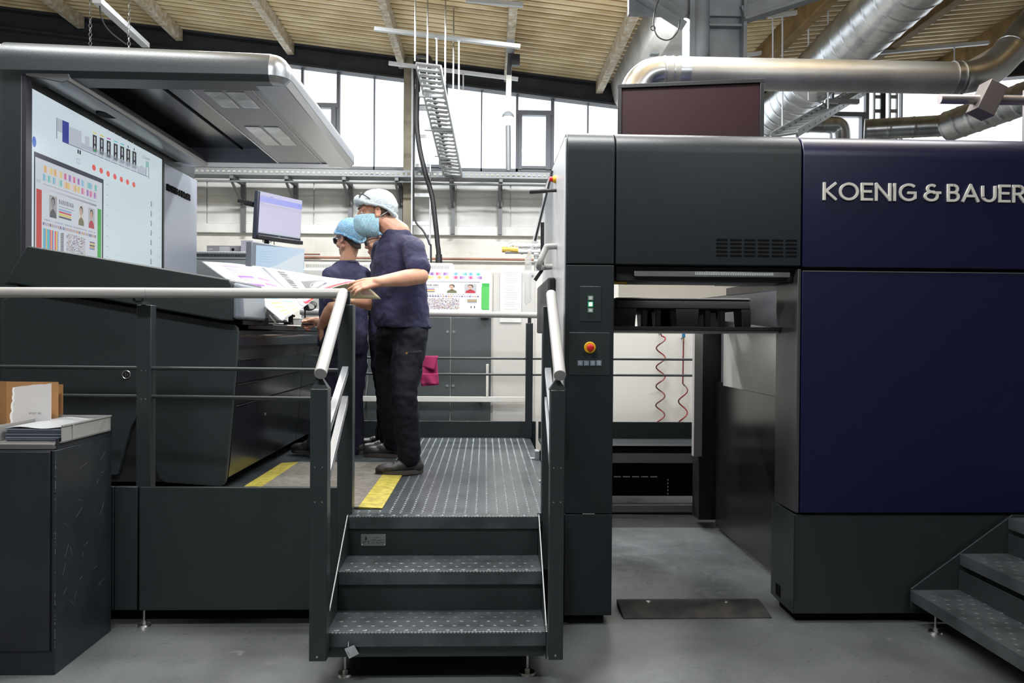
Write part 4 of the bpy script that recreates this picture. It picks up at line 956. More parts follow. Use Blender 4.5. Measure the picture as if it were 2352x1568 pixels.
# light bar and soffit above the screen
xb0 = X(150, TY0)
ba = [(xt + .002, 2.800), (xb0 - .03, 2.765), (xb0, 2.775), (xb0 + .012, 2.80), (xb0, 2.835), (xb0 - .04, 2.86), (xt + .002, 2.86)]
sb = MB().prism(ba, 'y', TY0 + .012, 6.62).build('soffit_bar', mat('satin_soffit', (.12, .125, .135), .28, metal=.3), tow, bevel=.004)
sc_ = at(258, 288, 5.05); MB().cyl((xt + .13, 5.12, 2.7745), (xt + .13, 5.12, 2.79), .075, seg=28).build('speaker_hole', BLACKM, sb)
# canopy: fascia with rounded top edge, tip edge running to the back, recessed dark soffit
xtip = X(655, TY0)
zc0, zc1 = H(184, TY0, 620), H(113, TY0, 600)
can_prof = [(TY0 + .03, zc0), (TY0, zc0 + .03), (TY0 + .0, zc0 + .055)] + [(TY0 + .095 - .095*math.cos(a), zc1 - .095 + .095*math.sin(a)) for a in [PI/2*i/6 for i in range(7)]] + [(TY0 + .20, zc1), (TY0 + .20, zc0)]
cf = MB().prism(can_prof, 'x', xt - .14, xtip - .10)
for p_ in cf.v:
    w_ = max(0, (xtip - p_.x)/(xtip - xt)); p_.z += w_*(.036 if p_.z > zc0 + .05 and p_.y < TY0 + .21 else 0)
cf.build('canopy_front', ANTH, tow, bevel=.003)
far = atX(818, 356, xtip); YF = far.y
# tip edge: swept rounded profile along +y with corner blocks
tp = lambda x0: [(xtip - .20, zc0 - .0014), (xtip - .03, zc0 - .0014), (xtip, zc0 + .03), (xtip, zc0 + .055)] + [(xtip - .10 + .10*math.cos(a), zc1 - .095 + .095*math.sin(a)) for a in [PI/2*i/6 for i in range(7)]] + [(xtip - .20, zc1)]
metal_edge = mat('satin_metal_edge', (.24, .25, .265), .33, metal=.75)
MB().prism(tp(0), 'y', TY0 + .10, YF - .10).build('canopy_tip', metal_edge, tow, bevel=.003)
# rounded corners (quarter sweep of the profile)
def corner(cx, cy, a0):
    prof = [(.10 - .10 + q[0], q[1]) for q in []]
    pf = [(-.10, zc0 - .0007), (.0, zc0 - .0007), (.07, zc0 - .0007), (.10, zc0 + .03), (.10, zc0 + .055)] + [(.10*math.cos(a), zc1 - .095 + .095*math.sin(a)) for a in [PI/2*i/6 for i in range(7)]] + [(-.10, zc1)]
    rs = []
    for i in range(9):
        a = a0 + PI/2*i/8; d = V((math.cos(a), math.sin(a), 0)); rs.append([V((cx, cy, 0)) + d*max(q[0], 0) + V((0, 0, q[1])) for q in pf])
    return MB().rings(rs, True, True)
corner(xtip - .10, TY0 + .10, -PI/2).build('canopy_corner', metal_edge, tow)
corner(xtip - .10, YF - .10, 0).build('canopy_corner', metal_edge, tow)
MB().prism([(YF, zc0 + .03), (YF - .03, zc0), (YF - .2, zc0), (YF - .2, zc1), (YF - .1, zc1), (YF, zc1 - .1)], 'x', xt - .14, xtip - .10).build('canopy_rear', mat('satin_grey_blue_panel', (0,0,0)), tow, bevel=.003)
MB().box((xt - .14, TY0 + .19, zc1 - .012), (xtip - .19, YF - .19, zc1)).build('canopy_roof', ANTHS, tow)
lx0, lx1 = X(404, TY0), X(549, TY0)
MB().box((xt - .14, TY0 + .2, zc1 - .05), (lx0 - .004, YF - .2, zc1 - .014)).build('canopy_soffit', GLOSSB, tow)
MB().box((-2.0, TY0 + .2, zc1 - .058), (-1.985, YF - .2, zc1 - .05)).build('soffit_joint', BLACKM, tow)
lpn = MB().box((lx0, TY0 + .201, zc0 + .006), (lx1 - .006, YF - .201, zc0 + .03)).build('lamp_panel', mat('violet_grey_panel', (.17, .165, .18), .35), tow, bevel=.002)
MB().box((lx0 - .01, TY0 + .2, zc0 + .002), (lx0, YF - .2, zc0 + .08)).build('lamp_panel_edge', STEEL, tow)
MB().box((lx1, TY0 + .2, zc0 + .003), (lx1 + .005, YF - .2, zc0 + .012)).build('groove_strip', STEEL, tow)
MB().box((lx1 + .006, TY0 + .2, zc0 + .008), (xtip - .2, YF - .2, zc0 + .03)).build('tip_soffit', mat('satin_soffit', (0,0,0)), tow)
lens = mat('ribbed_lamp_glass', (.42, .44, .42), .12, bump=.5, bscale=30, var=.5, vscale=8)
for (pa, pb) in (((452, 188), (545, 247)), ((560, 290), (650, 333))):
    y0_ = max(TY0 + .24, (zc0 + .005 - 1.4) / ((ray(*pa)).z) * ray(*pa).y); y1_ = (zc0 + .005 - 1.4)/ray(*pb).z*ray(*pb).y
    for k in range(2):
        xx = lx0 + .06 + .125*k
        l_ = MB().box((xx, y0_, zc0 + .001), (xx + .105, y1_, zc0 + .02)).build('lamp_glass', lens, lpn, bevel=.003)
# two working-light lamps of the canopy light the desk
for yy in (5.0, 5.9):
    d = bpy.data.lights.new('canopy_lamp_light', 'AREA'); d.shape = 'RECTANGLE'; d.size = .22; d.size_y = .55; d.energy = 5; d.color = (.93, .97, 1)
    o = bpy.data.objects.new('canopy_lamp_light', d); COL.objects.link(o); o.location = (lx0 + .17, yy, zc0 - .004)
# ================================================================ behind the platform
BY = 7.25
# neighbouring white machine with slate doors
x0, x1 = X(690, BY), X(1612, BY); zt_b = H(621, BY)
wm = thing('white_press_unit', 'white press unit with slate doors behind the far guard rail', 'press unit', ((x0+x1)/2, BY + .5, 0))
MB().box((x0, BY + .02, .35), (x1, BY + 1.1, zt_b)).build('housing', WHITEM, wm, bevel=.01)
MB().box((x0, BY + .1, 0), (x1, BY + 1.0, .35)).build('base', BLACKM, wm)
MB().box((x0, BY, H(725, BY)), (X(1131, BY), BY + .02, zt_b - .01)).build('upper_panel', WHITEM, wm, bevel=.004)
MB().box((X(1132.5, BY), BY + .004, .36), (X(1228, BY), BY + .02, zt_b - .012)).build('end_panel', mat('light_warm_grey', (.62, .61, .58), .5), wm, bevel=.003)
MB().cyl((X(1222, BY), BY, H(632, BY)), (X(1222, BY), BY + .01, H(632, BY)), .010, seg=14).build('cover_button', GREYM, wm)
for (a, b) in ((760, 840.5), (842.5, 1034), (1036, 1128)):
    d = MB().box((X(a, BY), BY - .004, H(978, BY)), (X(b, BY), BY + .02, H(729, BY))).build('slate_door', DOORG, wm, bevel=.004)
    mb = MB()
    for zz in (762, 886):
        if a > 1000: mb.cyl((X(a + 6, BY), BY - .008, H(zz, BY)), (X(a + 6, BY), BY, H(zz, BY)), .013, seg=12)
        else: mb.cyl((X(b - 6, BY), BY - .008, H(zz, BY)), (X(b - 6, BY), BY, H(zz, BY)), .013, seg=12)
    mb.build('door_lock', GREYM, d)
mb = MB().box((X(800, BY - .1), BY - .10, H(921, BY)), (X(1206, BY - .1), BY - .07, H(909, BY))).box((X(951, BY-.1), BY - .10, H(909, BY)), (X(957, BY-.1), BY - .07, H(870, BY))).box((X(1117, BY-.1), BY - .10, H(909, BY)), (X(1123, BY-.1), BY - .07, H(835, BY)))
mb.box((X(820, BY), BY - .075, H(918, BY)), (X(826, BY), BY, H(912, BY))).box((X(1100, BY), BY - .075, H(918, BY)), (X(1106, BY), BY, H(912, BY))); mb.build('foot_rail', WHITEM, wm, bevel=.003)
v = MB().box((X(690, BY), BY + .12, zt_b), (X(1037, BY), BY + .5, H(605, BY + .12)))
v.build('top_grille', mat('cream_grille', (.66, .64, .58), .5), wm, bevel=.004)
mb = MB()
for i in range(100): 
    xx = X(695, BY) + i*(X(1030, BY) - X(695, BY))/100; mb.box((xx, BY + .118, H(616, BY)), (xx + .006, BY + .121, H(608, BY)))
mb.build('grille_slots', GREYM, wm)
MB().tube([(X(800, BY) , BY - .02, .6), (X(838, BY), BY - .03, .75), (X(846, BY), BY - .02, 1.0), (X(843, BY), BY - .02, 1.3)], .006, 6).build('loose_cable', GREYM, wm)
# gray box unit at the left with ventilated top edge
gx0, gx1 = X(430, BY), X(600, BY)
gu = thing('control_cabinet', 'grey control cabinet with vented top edge beside the screen tower', 'cabinet', ((gx0+gx1)/2, BY + .4, 0))
zg = H(584, BY)
MB().box((gx0, BY, 0), (gx1, BY + .8, zg)).build('housing', mat('cool_grey_enamel', (.26, .29, .30), .5), gu, bevel=.008)
mb = MB()
for i in range(60): xx = gx0 + .02 + i*(gx1-gx0-.04)/60; mb.box((xx, BY - .003, H(596, BY)), (xx + .005, BY + .002, H(589, BY)))
mb.build('vent_slots', BLACKM, gu)
MB().box((gx0, BY - .002, H(602, BY)), (gx1, BY + .002, H(601, BY))).build('seam', BLACKM, gu)
# lever-arch file lying on it and a pale box
q0, q1 = at(475, 585, BY + .15), at(552, 571, BY + .15)
bf = thing('ring_binder', 'grey lever arch file lying on the grey control cabinet', 'ring binder', ((q0.x+q1.x)/2, BY + .3, zg))
hb_ = q1.z - q0.z + .01
MB().box((q0.x, BY + .15, zg), (q1.x, BY + .46, zg + .004)).box((q0.x, BY + .15, zg + hb_ - .004), (q1.x, BY + .46, zg + hb_)).box((q0.x, BY + .15, zg + .004), (q1.x, BY + .154, zg + hb_ - .004)).build('cover', mat('file_grey', (.24, .23, .26), .6), bf)
MB().box((q0.x + .01, BY + .16, zg + .005), (q1.x - .01, BY + .45, zg + hb_ - .005)).build('paper_block', WHITEP, bf)
MB().cyl((X(534, BY+.15), BY + .1485, zg + hb_/2), (X(534, BY+.15), BY + .152, zg + hb_/2), .013, seg=18).build('finger_hole', BLACKM, bf)
MB().box((X(503, BY+.15), BY + .148, zg + .008), (X(527, BY+.15), BY + .151, zg + hb_ - .008)).build('spine_label', mat('spine_label', (.40, .40, .43), .6), bf)
mb = MB()
for s in (-1, 1): mb.tube([(X(482.5, BY+.15) + s*.008 + .007*math.cos(a), BY + .148, zg + hb_/2 + .007*math.sin(a)) for a in [2*PI*k/12 for k in range(13)]], .0012, 5)
mb.build('spine_emblem', WHITEP, bf)
q0, q1 = at(553, 585, BY + .1), at(580, 556, BY + .1)
pb = MB(); 
for k in range(7): pb.box((q0.x + .002*(k % 2), BY + .1, zg + .0005 + .0165*k), (q1.x - .002*(k % 3), BY + .32, zg + .0005 + .0165*(k+1) - .001))
pb.build('notepad_stack', mat('lilac_grey_pads', (.42, .40, .48), .7), None, label='small stack of pale lilac pads beside the lever arch file', cat='paper stack')
# colour proof pinned to the machine front
py0, py1 = at(955, 716, BY - .01), at(1128, 622, BY - .01)
pf = thing('proof_sheet', 'printed colour proof with green bar mounted on the white press unit', 'poster', ((py0.x+py1.x)/2, BY - .01, py0.z))
wx = 1.02; 
MB().box((py1.x - wx, BY - .012, py0.z), (py1.x, BY - .002, py1.z)).build('paper', WHITEP, pf)
cv = Canvas(plane_fn((py1.x - wx, BY - .012, py0.z), (wx, 0, 0), (0, 0, py1.z - py0.z)), cell=3)
test_form(cv, 0, 0, 1, 1, dim=1.0, paper=(.85, .85, .85), seed=11)
cv.layer = 3; cv.rect(.915, .08, .985, .62, (.10, .55, .12))
cv.build('print', print_mat('colour_proof_ink'), pf, smooth=0)
MB().bar((X(1120, BY), BY - .03, H(726, BY)), (X(1104, BY), BY - .03, H(726, BY)), .03, .03).box((X(1102, BY), BY - .035, H(730, BY)), (X(1124, BY), BY - .012, H(718, BY))).build('clip', WHITEM, pf, bevel=.004)
# paper notices in a clear sleeve
a0, a1 = at(1148, 740, BY - .004), at(1198, 620, BY - .004)
nt_ = thing('paper_notice', 'tall white paper notice in a clear sleeve on the white press unit', 'notice', ((a0.x+a1.x)/2, BY - .004, a0.z))
MB().box((a0.x, BY - .006, a0.z), (a1.x, BY - .001, a1.z)).build('sheet', mat('notice_paper', (.78, .78, .77), .35), nt_)
cv = Canvas(plane_fn((a0.x, BY - .006, a0.z), (a1.x - a0.x, 0, 0), (0, 0, a1.z - a0.z)))
rnd = random.Random(8)
for k in range(28):
    v_ = .95 - .032*k
    if rnd.random() < .75: w_ = rnd.uniform(.4, .75); cv.rect(.5 - w_/2, v_, .5 + w_/2, v_ + .007, (.55, .55, .56))
cv.build('text_lines', print_mat('grey_print'), nt_, smooth=0)
# coiled red air hoses hanging behind the press bay
def coil(px, ya, yb, Y, turns, name, label, straight=0):
    a = at(px, ya, Y); b = at(px + 1, yb, Y); pts = [a]
    zs_ = a.z - straight; n = turns*14
    for i in range(n+1):
        t = i/n; r = .040 if t > .03 else .012
        pts.append(V((a.x + r*math.sin(2*PI*turns*t), Y + r*math.cos(2*PI*turns*t), zs_ + (b.z - zs_)*t)))
    t = thing(name, label, 'hose', (a.x, Y, b.z), 'coiled air hoses behind the press bay')
    MB().cyl((a.x, Y, a.z - .004), (a.x, BY + .02, a.z - .004), .006, seg=8).build('hook', GREYM, t)
    MB().tube(pts, .0062, 7).build('hose', mat('red_black_hose', (.28, .02, .02), .4, var=.9, vscale=9, vcol=(.02, .01, .01)), t)
    return t, a
coil(1518, 765, 984, 7.19, 5, 'air_hose', 'coiled red and black air hose, the longer coil, over the white unit')
t, a = coil(1570, 775, 984, 7.19, 2, 'air_hose', 'red air hose with blue coupling hanging by the dark post', .42)
MB().box((a.x - .012, 7.17, a.z), (a.x + .012, 7.21, a.z + .045)).build('coupling', mat('blue_coupling', (.02, .18, .38), .4), t, bevel=.004)
MB().cyl((a.x, 7.19, a.z - .03), (a.x, 7.19, a.z), .006).build('nipple', BRASS, t)
# ---------------------------------------------------------------- pipework with brass valves on the back wall
PY = 9.0
pv = thing('pipe_valve', 'silver pipework with brass valves fixed before the back wall', 'pipework', (X(1220, PY), PY, H(600, PY)))
for i, (yy, xa) in enumerate(((564, 1185), (577, 1160))):
    mb = MB().tube([at(xa, yy, PY), at(1300, yy + 1, PY)], .028, 12)
    for xx in (1196, 1212, 1235): mb.tube([at(xx, yy, PY), at(xx + 5, yy, PY)], .036, 10)
    mb.build('pipe', STEEL, pv)
MB().tube([at(1153, 573, PY - .01), at(1172, 573, PY - .01)], .032, 8).tube([at(1172, 573, PY), at(1190, 574, PY)], .04, 12).tube([at(1258, 577, PY), at(1290, 578, PY)], .04, 12).build('brass_valve', BRASS, pv)
MB().tube(arc(at(1180, 574, PY), .06, PI/2, PI*1.1, 8, (1, 0, 0), (0, 0, 1)), .03, 10).build('bend', STEEL, pv)
MB().tube([at(1232, 556, PY), V((at(1232, 620, PY).x, PY, 0))], .022, 8).tube([at(1226, 584, PY), at(1238, 584, PY)], .03, 8).tube([at(1226, 600, PY), at(1238, 600, PY)], .03, 8).build('drop_leg', GALVD, pv)
# ---------------------------------------------------------------- cable tray along the wall and its brackets
TYA, TYB = 11.35, 11.65
zt0, zt1 = H(409, TYA), H(394, TYA)
ct = thing('cable_tray', 'long perforated grey cable tray along the back wall under the windows', 'cable tray', (X(880, TYA), TYA, zt0))
ctm = mat('tray_grey_steel', (.26, .28, .29), .55, metal=.3)
xa_, xb_ = X(380, TYA), X(1700, TYA)
MB().box((xa_, TYA, zt0), (xb_, TYB, zt0 + .008)).box((xa_, TYB - .004, zt0), (xb_, TYB, zt1)).build('bottom', ctm, ct)
mb = MB().box((xa_, TYA - .004, zt0), (xb_, TYA, zt0 + .03)).box((xa_, TYA - .004, zt1 - .03), (xb_, TYA, zt1))
n = 110
for i in range(n): xx = xa_ + (xb_-xa_)*i/n; mb.box((xx, TYA - .004, zt0 + .03), (xx + .035, TYA, zt1 - .03))
mb.build('perforated_side', ctm, ct)
rnd = random.Random(2)
for k, (yy, zz, m_) in enumerate(((11.42, .03, BLACK), (11.47, .03, GREYM), (11.53, .035, BLACK))):
    pts = [(xa_ + (xb_-xa_)*i/20, yy + rnd.uniform(-.015, .015), zt0 + zz + rnd.uniform(0, .012)) for i in range(21)]
    MB().tube(pts, .014, 6).build('cable', m_, ct)
pts = [(xa_ + (xb_-xa_)*i/24, TYA + .03, zt0 - .06 - rnd.uniform(0, .035)) for i in range(25)]
MB().tube(pts, .011, 6).build('sagging_cable', GREYM, ct)
BRK = mat('dull_bracket_steel', (.17, .175, .18), .5, metal=.4)
def bracket(px):
    x = X(px, 11.7); t = thing('wall_bracket', None, 'bracket', (x, 11.7, H(530, 11.7)))
    MB().box((x - .03, 11.86, H(538, 11.86)), (x + .03, 11.93, zt0 + .0)).build('upright', BRK, t)
    MB().box((x - .025, TYA - .02, zt0 - .055), (x + .025, 11.90, zt0 - .012)).build('arm', BRK, t)
    MB().bar((x - .02, TYA + .02, zt0 - .06), (x - .0, 11.88, H(478, 11.88)), .03, .03).build('brace', BRK, t)
    return t
w_ = ['leftmost, beside the screen tower', 'second, behind the upper monitor', 'third, left of the taller person', 'fourth, right above the taller person', 'fifth, right of the black hose', 'rightmost, above the brass valves']
for px, l in zip((548, 670, 798, 915, 1037, 1147), w_):
    b_ = bracket(px); b_['label'] = 'grey steel cable tray bracket on the back wall, ' + l; b_['group'] = 'brackets under the cable tray'
# ---------------------------------------------------------------- upright cable ladder with hoses
LYY = 11.2
def ladder(p0, p1, half, rung_ts, side, name, label, m, cat='cable ladder', rail=.045):
    p0 = V(p0); p1 = V(p1); t = thing(name, label, cat, p0 if p0.z < p1.z else p1)
    s = V(side).normalized()*half; n_ = (p1-p0).normalized().cross(s).normalized()
    for sg in (-1, 1): MB().bar(p0 + s*sg, p1 + s*sg, .018, rail, n_).build('side_rail', m, t)
    for r in rung_ts:
        q = p0 + (p1-p0)*r; MB().bar(q - s, q + s, .05, .02, n_).build('rung', m, t)
    return t
wl = mat('white_ladder_enamel', (.62, .64, .66), .5)
pA, pB = V((at(968, 606, LYY).x, LYY, 0)), at(968, 150, LYY)
ladder(pA, pB, (X(989, LYY) - X(947, LYY))/2, [(at(968, y, LYY).z)/at(968, 150, LYY).z for y in (590, 513, 448, 380, 313, 247, 185)], (1, 0, 0), 'cable_ladder', 'upright white cable ladder in front of the glazing by the post', wl)
hp = [at(958, 136, 11.05), at(960, 190, 11.05), at(957, 270, 11.05), at(962, 330, 11.05), at(975, 390, 11.05), at(992, 450, 11.05), at(1001, 520, 11.05), at(1005, 560, 11.05), at(1008, 604, 11.05), V((at(1008, 604, 11.05).x, 11.05, 1.2)), V((at(1008, 604, 11.05).x, 11.05, 0))]
MB().tube(smooth_path(hp, 5), .035, 10).tube([hp[-3] + V((0,0,.12)), hp[-3]], [.045, .05], 10).build('power_hose', BLACK, None, label='thick black hose curving down from the upright cable ladder', cat='hose')
hp = [at(952, 150, 11.1), at(951, 300, 11.1), at(950, 450, 11.1), at(953, 505, 11.1), at(972, 530, 11.1), at(986, 560, 11.1), at(990, 605, 11.1), V((at(990, 605, 11.1).x, 11.1, 0))]
MB().tube(smooth_path(hp, 5), .013, 8).build('thin_cable', BLACK, None, label='thin black cable bending beside the thick black hose', cat='cable')
MB().tube(smooth_path([at(958, 136, 11.0), at(962, 128, 10.9), at(985, 132, 10.6), at(990, 150, 10.4)], 4), .03, 8).build('cable_loop', BLACK, None, label='short black cable loop over the top of the upright ladder', cat='cable')
# ladder stepping down from the roof to the tray
p0, p1 = at(1040, 402, 11.3), at(984, 150, 8.6)
ladder(p0, p1, .13, [i/26 for i in range(27)], (1, 0, -.1), 'cable_ladder', 'galvanised cable ladder sloping down from the roof to the wall tray', GALVD)
sl = [at(1036, 400, 11.3) + V((0,0,.03)), at(1010, 290, 9.9) + V((0,0,.03)), at(985, 165, 8.75) + V((0,0,.03))]
MB().tube(sl, .03, 8).build('cable_bundle', BLACK, None, label='black cable bundle lying on the sloping cable ladder', cat='cable')
GR = 'threaded rods carrying the sloping ladder'
for (xa, xb, yy, Y) in ((963, 1025, 218, 9.2), (975, 1040, 295, 10.0), (998, 1055, 355, 10.8)):
    MB().bar(at(xa, yy, Y), at(xb, yy + 1, Y), .05, .05).build('strut_channel', GALVD, None, label='short galvanised strut under the sloping ladder, ' + {218: 'topmost', 295: 'middle', 355: 'lowest'}[yy] + ' one', cat='strut', group='struts under the sloping ladder')
for (xx, yb, Y, w_) in ((953, 140, 8.9, 'leftmost, over the ladder head'), (981, 216, 9.2, 'beside the ladder head'), (1022, 216, 9.2, 'right of the ladder head'), (1041, 215, 9.8, 'rightmost of the long thin rods')):
    p = at(xx, yb, Y); MB().cyl(p, V((p.x, p.y, zroof(p.x) - .02)), .009, seg=6).build('threaded_rod', GALV, None, label='thin threaded rod hanging from the roof, ' + w_, cat='rod', group=GR)
for (xx, ya, yb, Y, w_) in ((1003, 85, 210, 9.6, 'left one under the upper strut'), (1054, 90, 207, 9.6, 'right one under the upper strut'), (1015, 162, 205, 11.0, 'left one under the lower strut'), (1064, 166, 208, 11.0, 'right one under the lower strut')):
    p = at(xx, yb, Y); q = at(xx, ya, Y); MB().cyl(p, q, .011, seg=6).cyl(q - V((0,0,.03)), q, .022, seg=6).build('drop_rod', wl, None, label='short white drop rod, ' + w_, cat='rod', group='drop rods under the long struts')
MB().bar(at(860, 66, 9.6), at(1195, 107, 9.6), .05, .045).build('long_strut', GALVD, None, label='long grey strut under the roof joists, the upper of two', cat='strut', group='long struts under the joists')
MB().bar(at(893, 145, 11.0), at(1190, 182, 11.0), .05, .045).build('long_strut', wl, None, label='long white strut by the dark girder, the lower of two', cat='strut', group='long struts under the joists')
MB().bar(at(1070, 0, 9.0), at(1202, 12, 9.0), .05, .045).build('short_strut', GALVD, None, label='short grey strut at the top edge beside the pendant channel', cat='strut')
# hanging channel with lamp pendant
pc = thing('pendant_conduit', 'hanging white conduit with lamp holder in front of the glazing', 'pendant', at(1167, 392, 10.5))
a, b, c = at(1180, -20, 9.4), at(1172, 120, 10.4), at(1169, 172, 10.5)
MB().bar(a, b, .10, .05, (0, 1, 0)).build('channel', GALVD, pc)
MB().bar(b, c, .06, .05, (0, 1, 0)).build('black_joint', BLACK, pc)
MB().bar(c, at(1167, 258, 10.5), .07, .04, (0, 1, 0)).build('white_conduit', WHITEM, pc)
MB().tube([at(1167, 256, 10.5), at(1167, 262, 10.5), at(1167, 268, 10.5)], [.03, .07, .08], 12).build('lamp_holder', GREYM, pc)
MB().tube([at(1167, 268, 10.5), at(1167, 274, 10.5), at(1167, 288, 10.5)], [.07, .07, .02], 12).build('bulb', WHITEP, pc)
MB().cyl(at(1167, 289, 10.5), at(1168, 392, 10.5), .035, seg=10).build('lower_pole', BRK, pc)
bx = at(1185, 139, 10.4); MB().box(bx + V((-.06, -.04, -.07)), bx + V((.05, .04, .07))).build('junction_box', BLACK, pc)
# chains, strip and cable hanging by the canopy
MB().bar(at(222, 0, 8.6), at(335, 104, 10.2), .09, .06).build('lighting_trunking', wl, None, label='pale lighting trunking running back above the canopy', cat='trunking')
for px, w_ in ((207, 'left one'), (296, 'right one')):
    p = at(px, 110, 9.0); mb = MB()
    n = 26
    for i in range(n):
        z = p.z + (zroof(p.x) - .06 - p.z)*i/n; mb.tube(arc((p.x, p.y, z), .016, 0, 2*PI, 8, (1, 0, 0) if i % 2 else (0, 1, 0), (0, 0, 1.5)), .004, 5)
    mb.build('hanging_chain', GALV, None, label='thin chain hanging from the roof above the canopy, ' + w_, cat='chain', group='chains above the canopy')
MB().tube(smooth_path([at(229, -5, 8.7), at(232, 36, 8.7), at(250, 70, 8.8), at(290, 102, 9.0)], 5), .008, 6).build('dangling_cable', BLACK, None, label='thin dark cable sagging below the pale trunking', cat='cable')
# ================================================================ ducts at the right
def spiral(pts, r, m, name, parent, pitch=.16, seg=28, label=None):
    pts = [V(p) for p in pts]; dense = [pts[0]]; L = [0]
    for a, b in zip(pts, pts[1:]):
        n = max(1, int((b-a).length/.02))
        for i in range(1, n+1): dense.append(a + (b-a)*i/n); L.append(L[-1] + (b-a).length/n)
    rr = [r + (.006 if (l % pitch) < .02 else 0) for l in L]
    return MB().tube(dense, rr, seg).build(name, m, parent, label=label, smooth=50)
DY = 6.2
rD = (at(1900, 138, DY).z - at(1900, 210, DY).z)/2
cD = (at(1900, 138, DY).z + at(1900, 210, DY).z)/2
d1 = thing('ventilation_duct', 'smooth silver ventilation duct running level above the press roof', 'duct', (X(1415, DY) + rD, DY, zT))
xe = X(1417, DY) + rD; xc = X(1515, DY)
el = [V((xe, DY, zT - .0)), V((xe, DY, cD - (xc - xe)))] + arc((xc, DY, cD - (xc - xe)), xc - xe, PI, PI/2, 12, (1, 0, 0), (0, 0, 1))
MB().tube([V((xe, DY, zT - .05)), el[1]], rD, 32).build('riser', GALV, d1)
MB().tube(el[2:], rD, 32).build('elbow', mat('polished_duct_bend', (.66, .66, .65), .25, metal=1.), d1, smooth=60)
mb = MB()
for k in range(3):
    z = H(262, DY) - .0 + .055*k
    mb.tube([(xe, DY, z), (xe, DY, z + .012)], rD + .006, 32)
for xx in (1517, 1536, 1551): mb.tube([(X(xx, DY), DY, cD), (X(xx + 3, DY), DY, cD)], rD + .006, 32)
mb.tube([(X(1554, DY), DY, cD), (X(1574, DY), DY, cD)], rD + .005, 32)
mb.build('joint_band', GALV, d1)
cE = at(2205, 176, DY)
MB().tube([V((xc, DY, cD)), V((cE.x, DY, cD))], rD, 36).build('straight_run', mat('smooth_duct_sheet', (.60, .595, .57), .44, metal=.9, bump=.03, bscale=30, var=.25, vscale=3), d1, smooth=60)
mb = MB().tube([(X(2178, DY), DY, cD), (X(2190, DY), DY, cD)], rD + .008, 32).tube([(X(2196, DY), DY, cD), (X(2201, DY), DY, cD)], rD + .008, 32); mb.build('joint_band', GALV, d1)
pe = [V((cE.x, DY, cD))] + [at(x, y, DY + d) for x, y, d in ((2240, 174, 0), (2275, 160, .02), (2308, 130, .05), (2340, 92, .1), (2400, 20, .2))]
pts = smooth_path(pe, 4)
mb = MB()
spiral(pts[:15], rD, mat('segmented_bend_sheet', (.58, .58, .58), .3, metal=1.), 'segmented_bend', d1, .17)
spiral(pts[14:], rD, GALV, 'upper_run', d1, .5)
# big spiral duct running back
bp0, bp1 = at(1770, 272, 11.3), at(2085, -30, 7.2)
d2 = thing('spiral_duct', 'large ribbed spiral duct rising diagonally under the right roof', 'duct', bp0)
spiral([bp0 + (bp0-bp1)*.03, bp1 + (bp1-bp0)*.6], .30, GALV, 'duct_run', d2, .26)
mb = MB()
for t in (.35,): 
    q = bp0 + (bp1-bp0)*t; mb.cyl(q + V((-.3, 0, 0)), V((q.x - .3, q.y, zroof(q.x) - .02)), .01, seg=6)
mb.build('hanger', GALVD, d2)
# level ducts behind the press roof
d3 = thing('rear_duct', 'pale duct with bend low behind the press roof by the far windows', 'duct', at(1850, 300, 11.0))
spiral([at(1700, 287, 11.75), at(1905, 287, 11.75)], .13, GALV, 'duct_run', d3, .2)
MB().tube(smooth_path([at(1905, 287, 11.75), at(1922, 288, 11.75), at(1932, 300, 11.75), at(1934, 330, 11.75)], 4), .13, 20).build('bend', GALV, d3)
mb = MB()
for xx in (1790, 1890): q = at(xx, 287, 11.75); mb.cyl(q + V((0, 0, .12)), V((q.x, q.y, zroof(q.x) - .02)), .012, seg=6)
mb.build('hanger', GALVD, d3)
MB().tube([at(640, 590, 11.93), at(900, 593, 11.93), at(1290, 597, 11.93)], .018, 8).tube([at(640, 583, 11.93), at(735, 584, 11.93)], .012, 6).build('wall_pipe', mat('old_copper_pipe', (.40, .20, .13), .5, metal=.4, var=.4), None, label='thin old copper pipe running along the back wall blockwork', cat='pipe')
d4 = thing('rear_spiral_duct', 'ribbed duct sloping up to the right behind the clamped shaft', 'duct', at(2100, 300, 10.6))
spiral([at(1985, 298, 10.8), at(2180, 288, 10.4)], .14, GALV, 'level_run', d4, .3)
spiral([at(2180, 290, 10.4), at(2440, 195, 9.0)], .20, GALV, 'sloping_run', d4, .2)
# tray ladder sloping behind the press roof
p0, p1 = at(1800, 310, 8.0), at(1965, 214, 11.0)
ladder(p0, p1, .14, [i/15 for i in range(16)], (1, 0, .15), 'cable_ladder', 'grey cable ladder sloping behind the press roof by the spiral duct', GALVD, rail=.08)
MB().bar(at(1898, 232, 9.6), at(1972, 234, 9.6), .06, .05).build('ladder_support', GALVD, None, label='grey strut under the cable ladder behind the press roof', cat='strut')
for xx, w_ in ((2016, 'left'), (2052, 'right')):
    ladder(V((at(xx, 330, 11.3).x, 11.3, 0)), at(xx, 190, 11.3), .05, [.1, .2, .3, .4, .5, .6, .7, .78, .84, .88, .92, .96], (1, 0, 0), 'upright_tray', 'narrow upright cable tray before the right windows, %s one' % w_, GALVD)
MB().tube([V((at(2029, 330, 11.25).x, 11.25, 0)), at(2029, 200, 11.25)], .035, 8).build('black_riser_cable', BLACK, None, label='thick black riser cable between the two narrow upright trays', cat='cable')
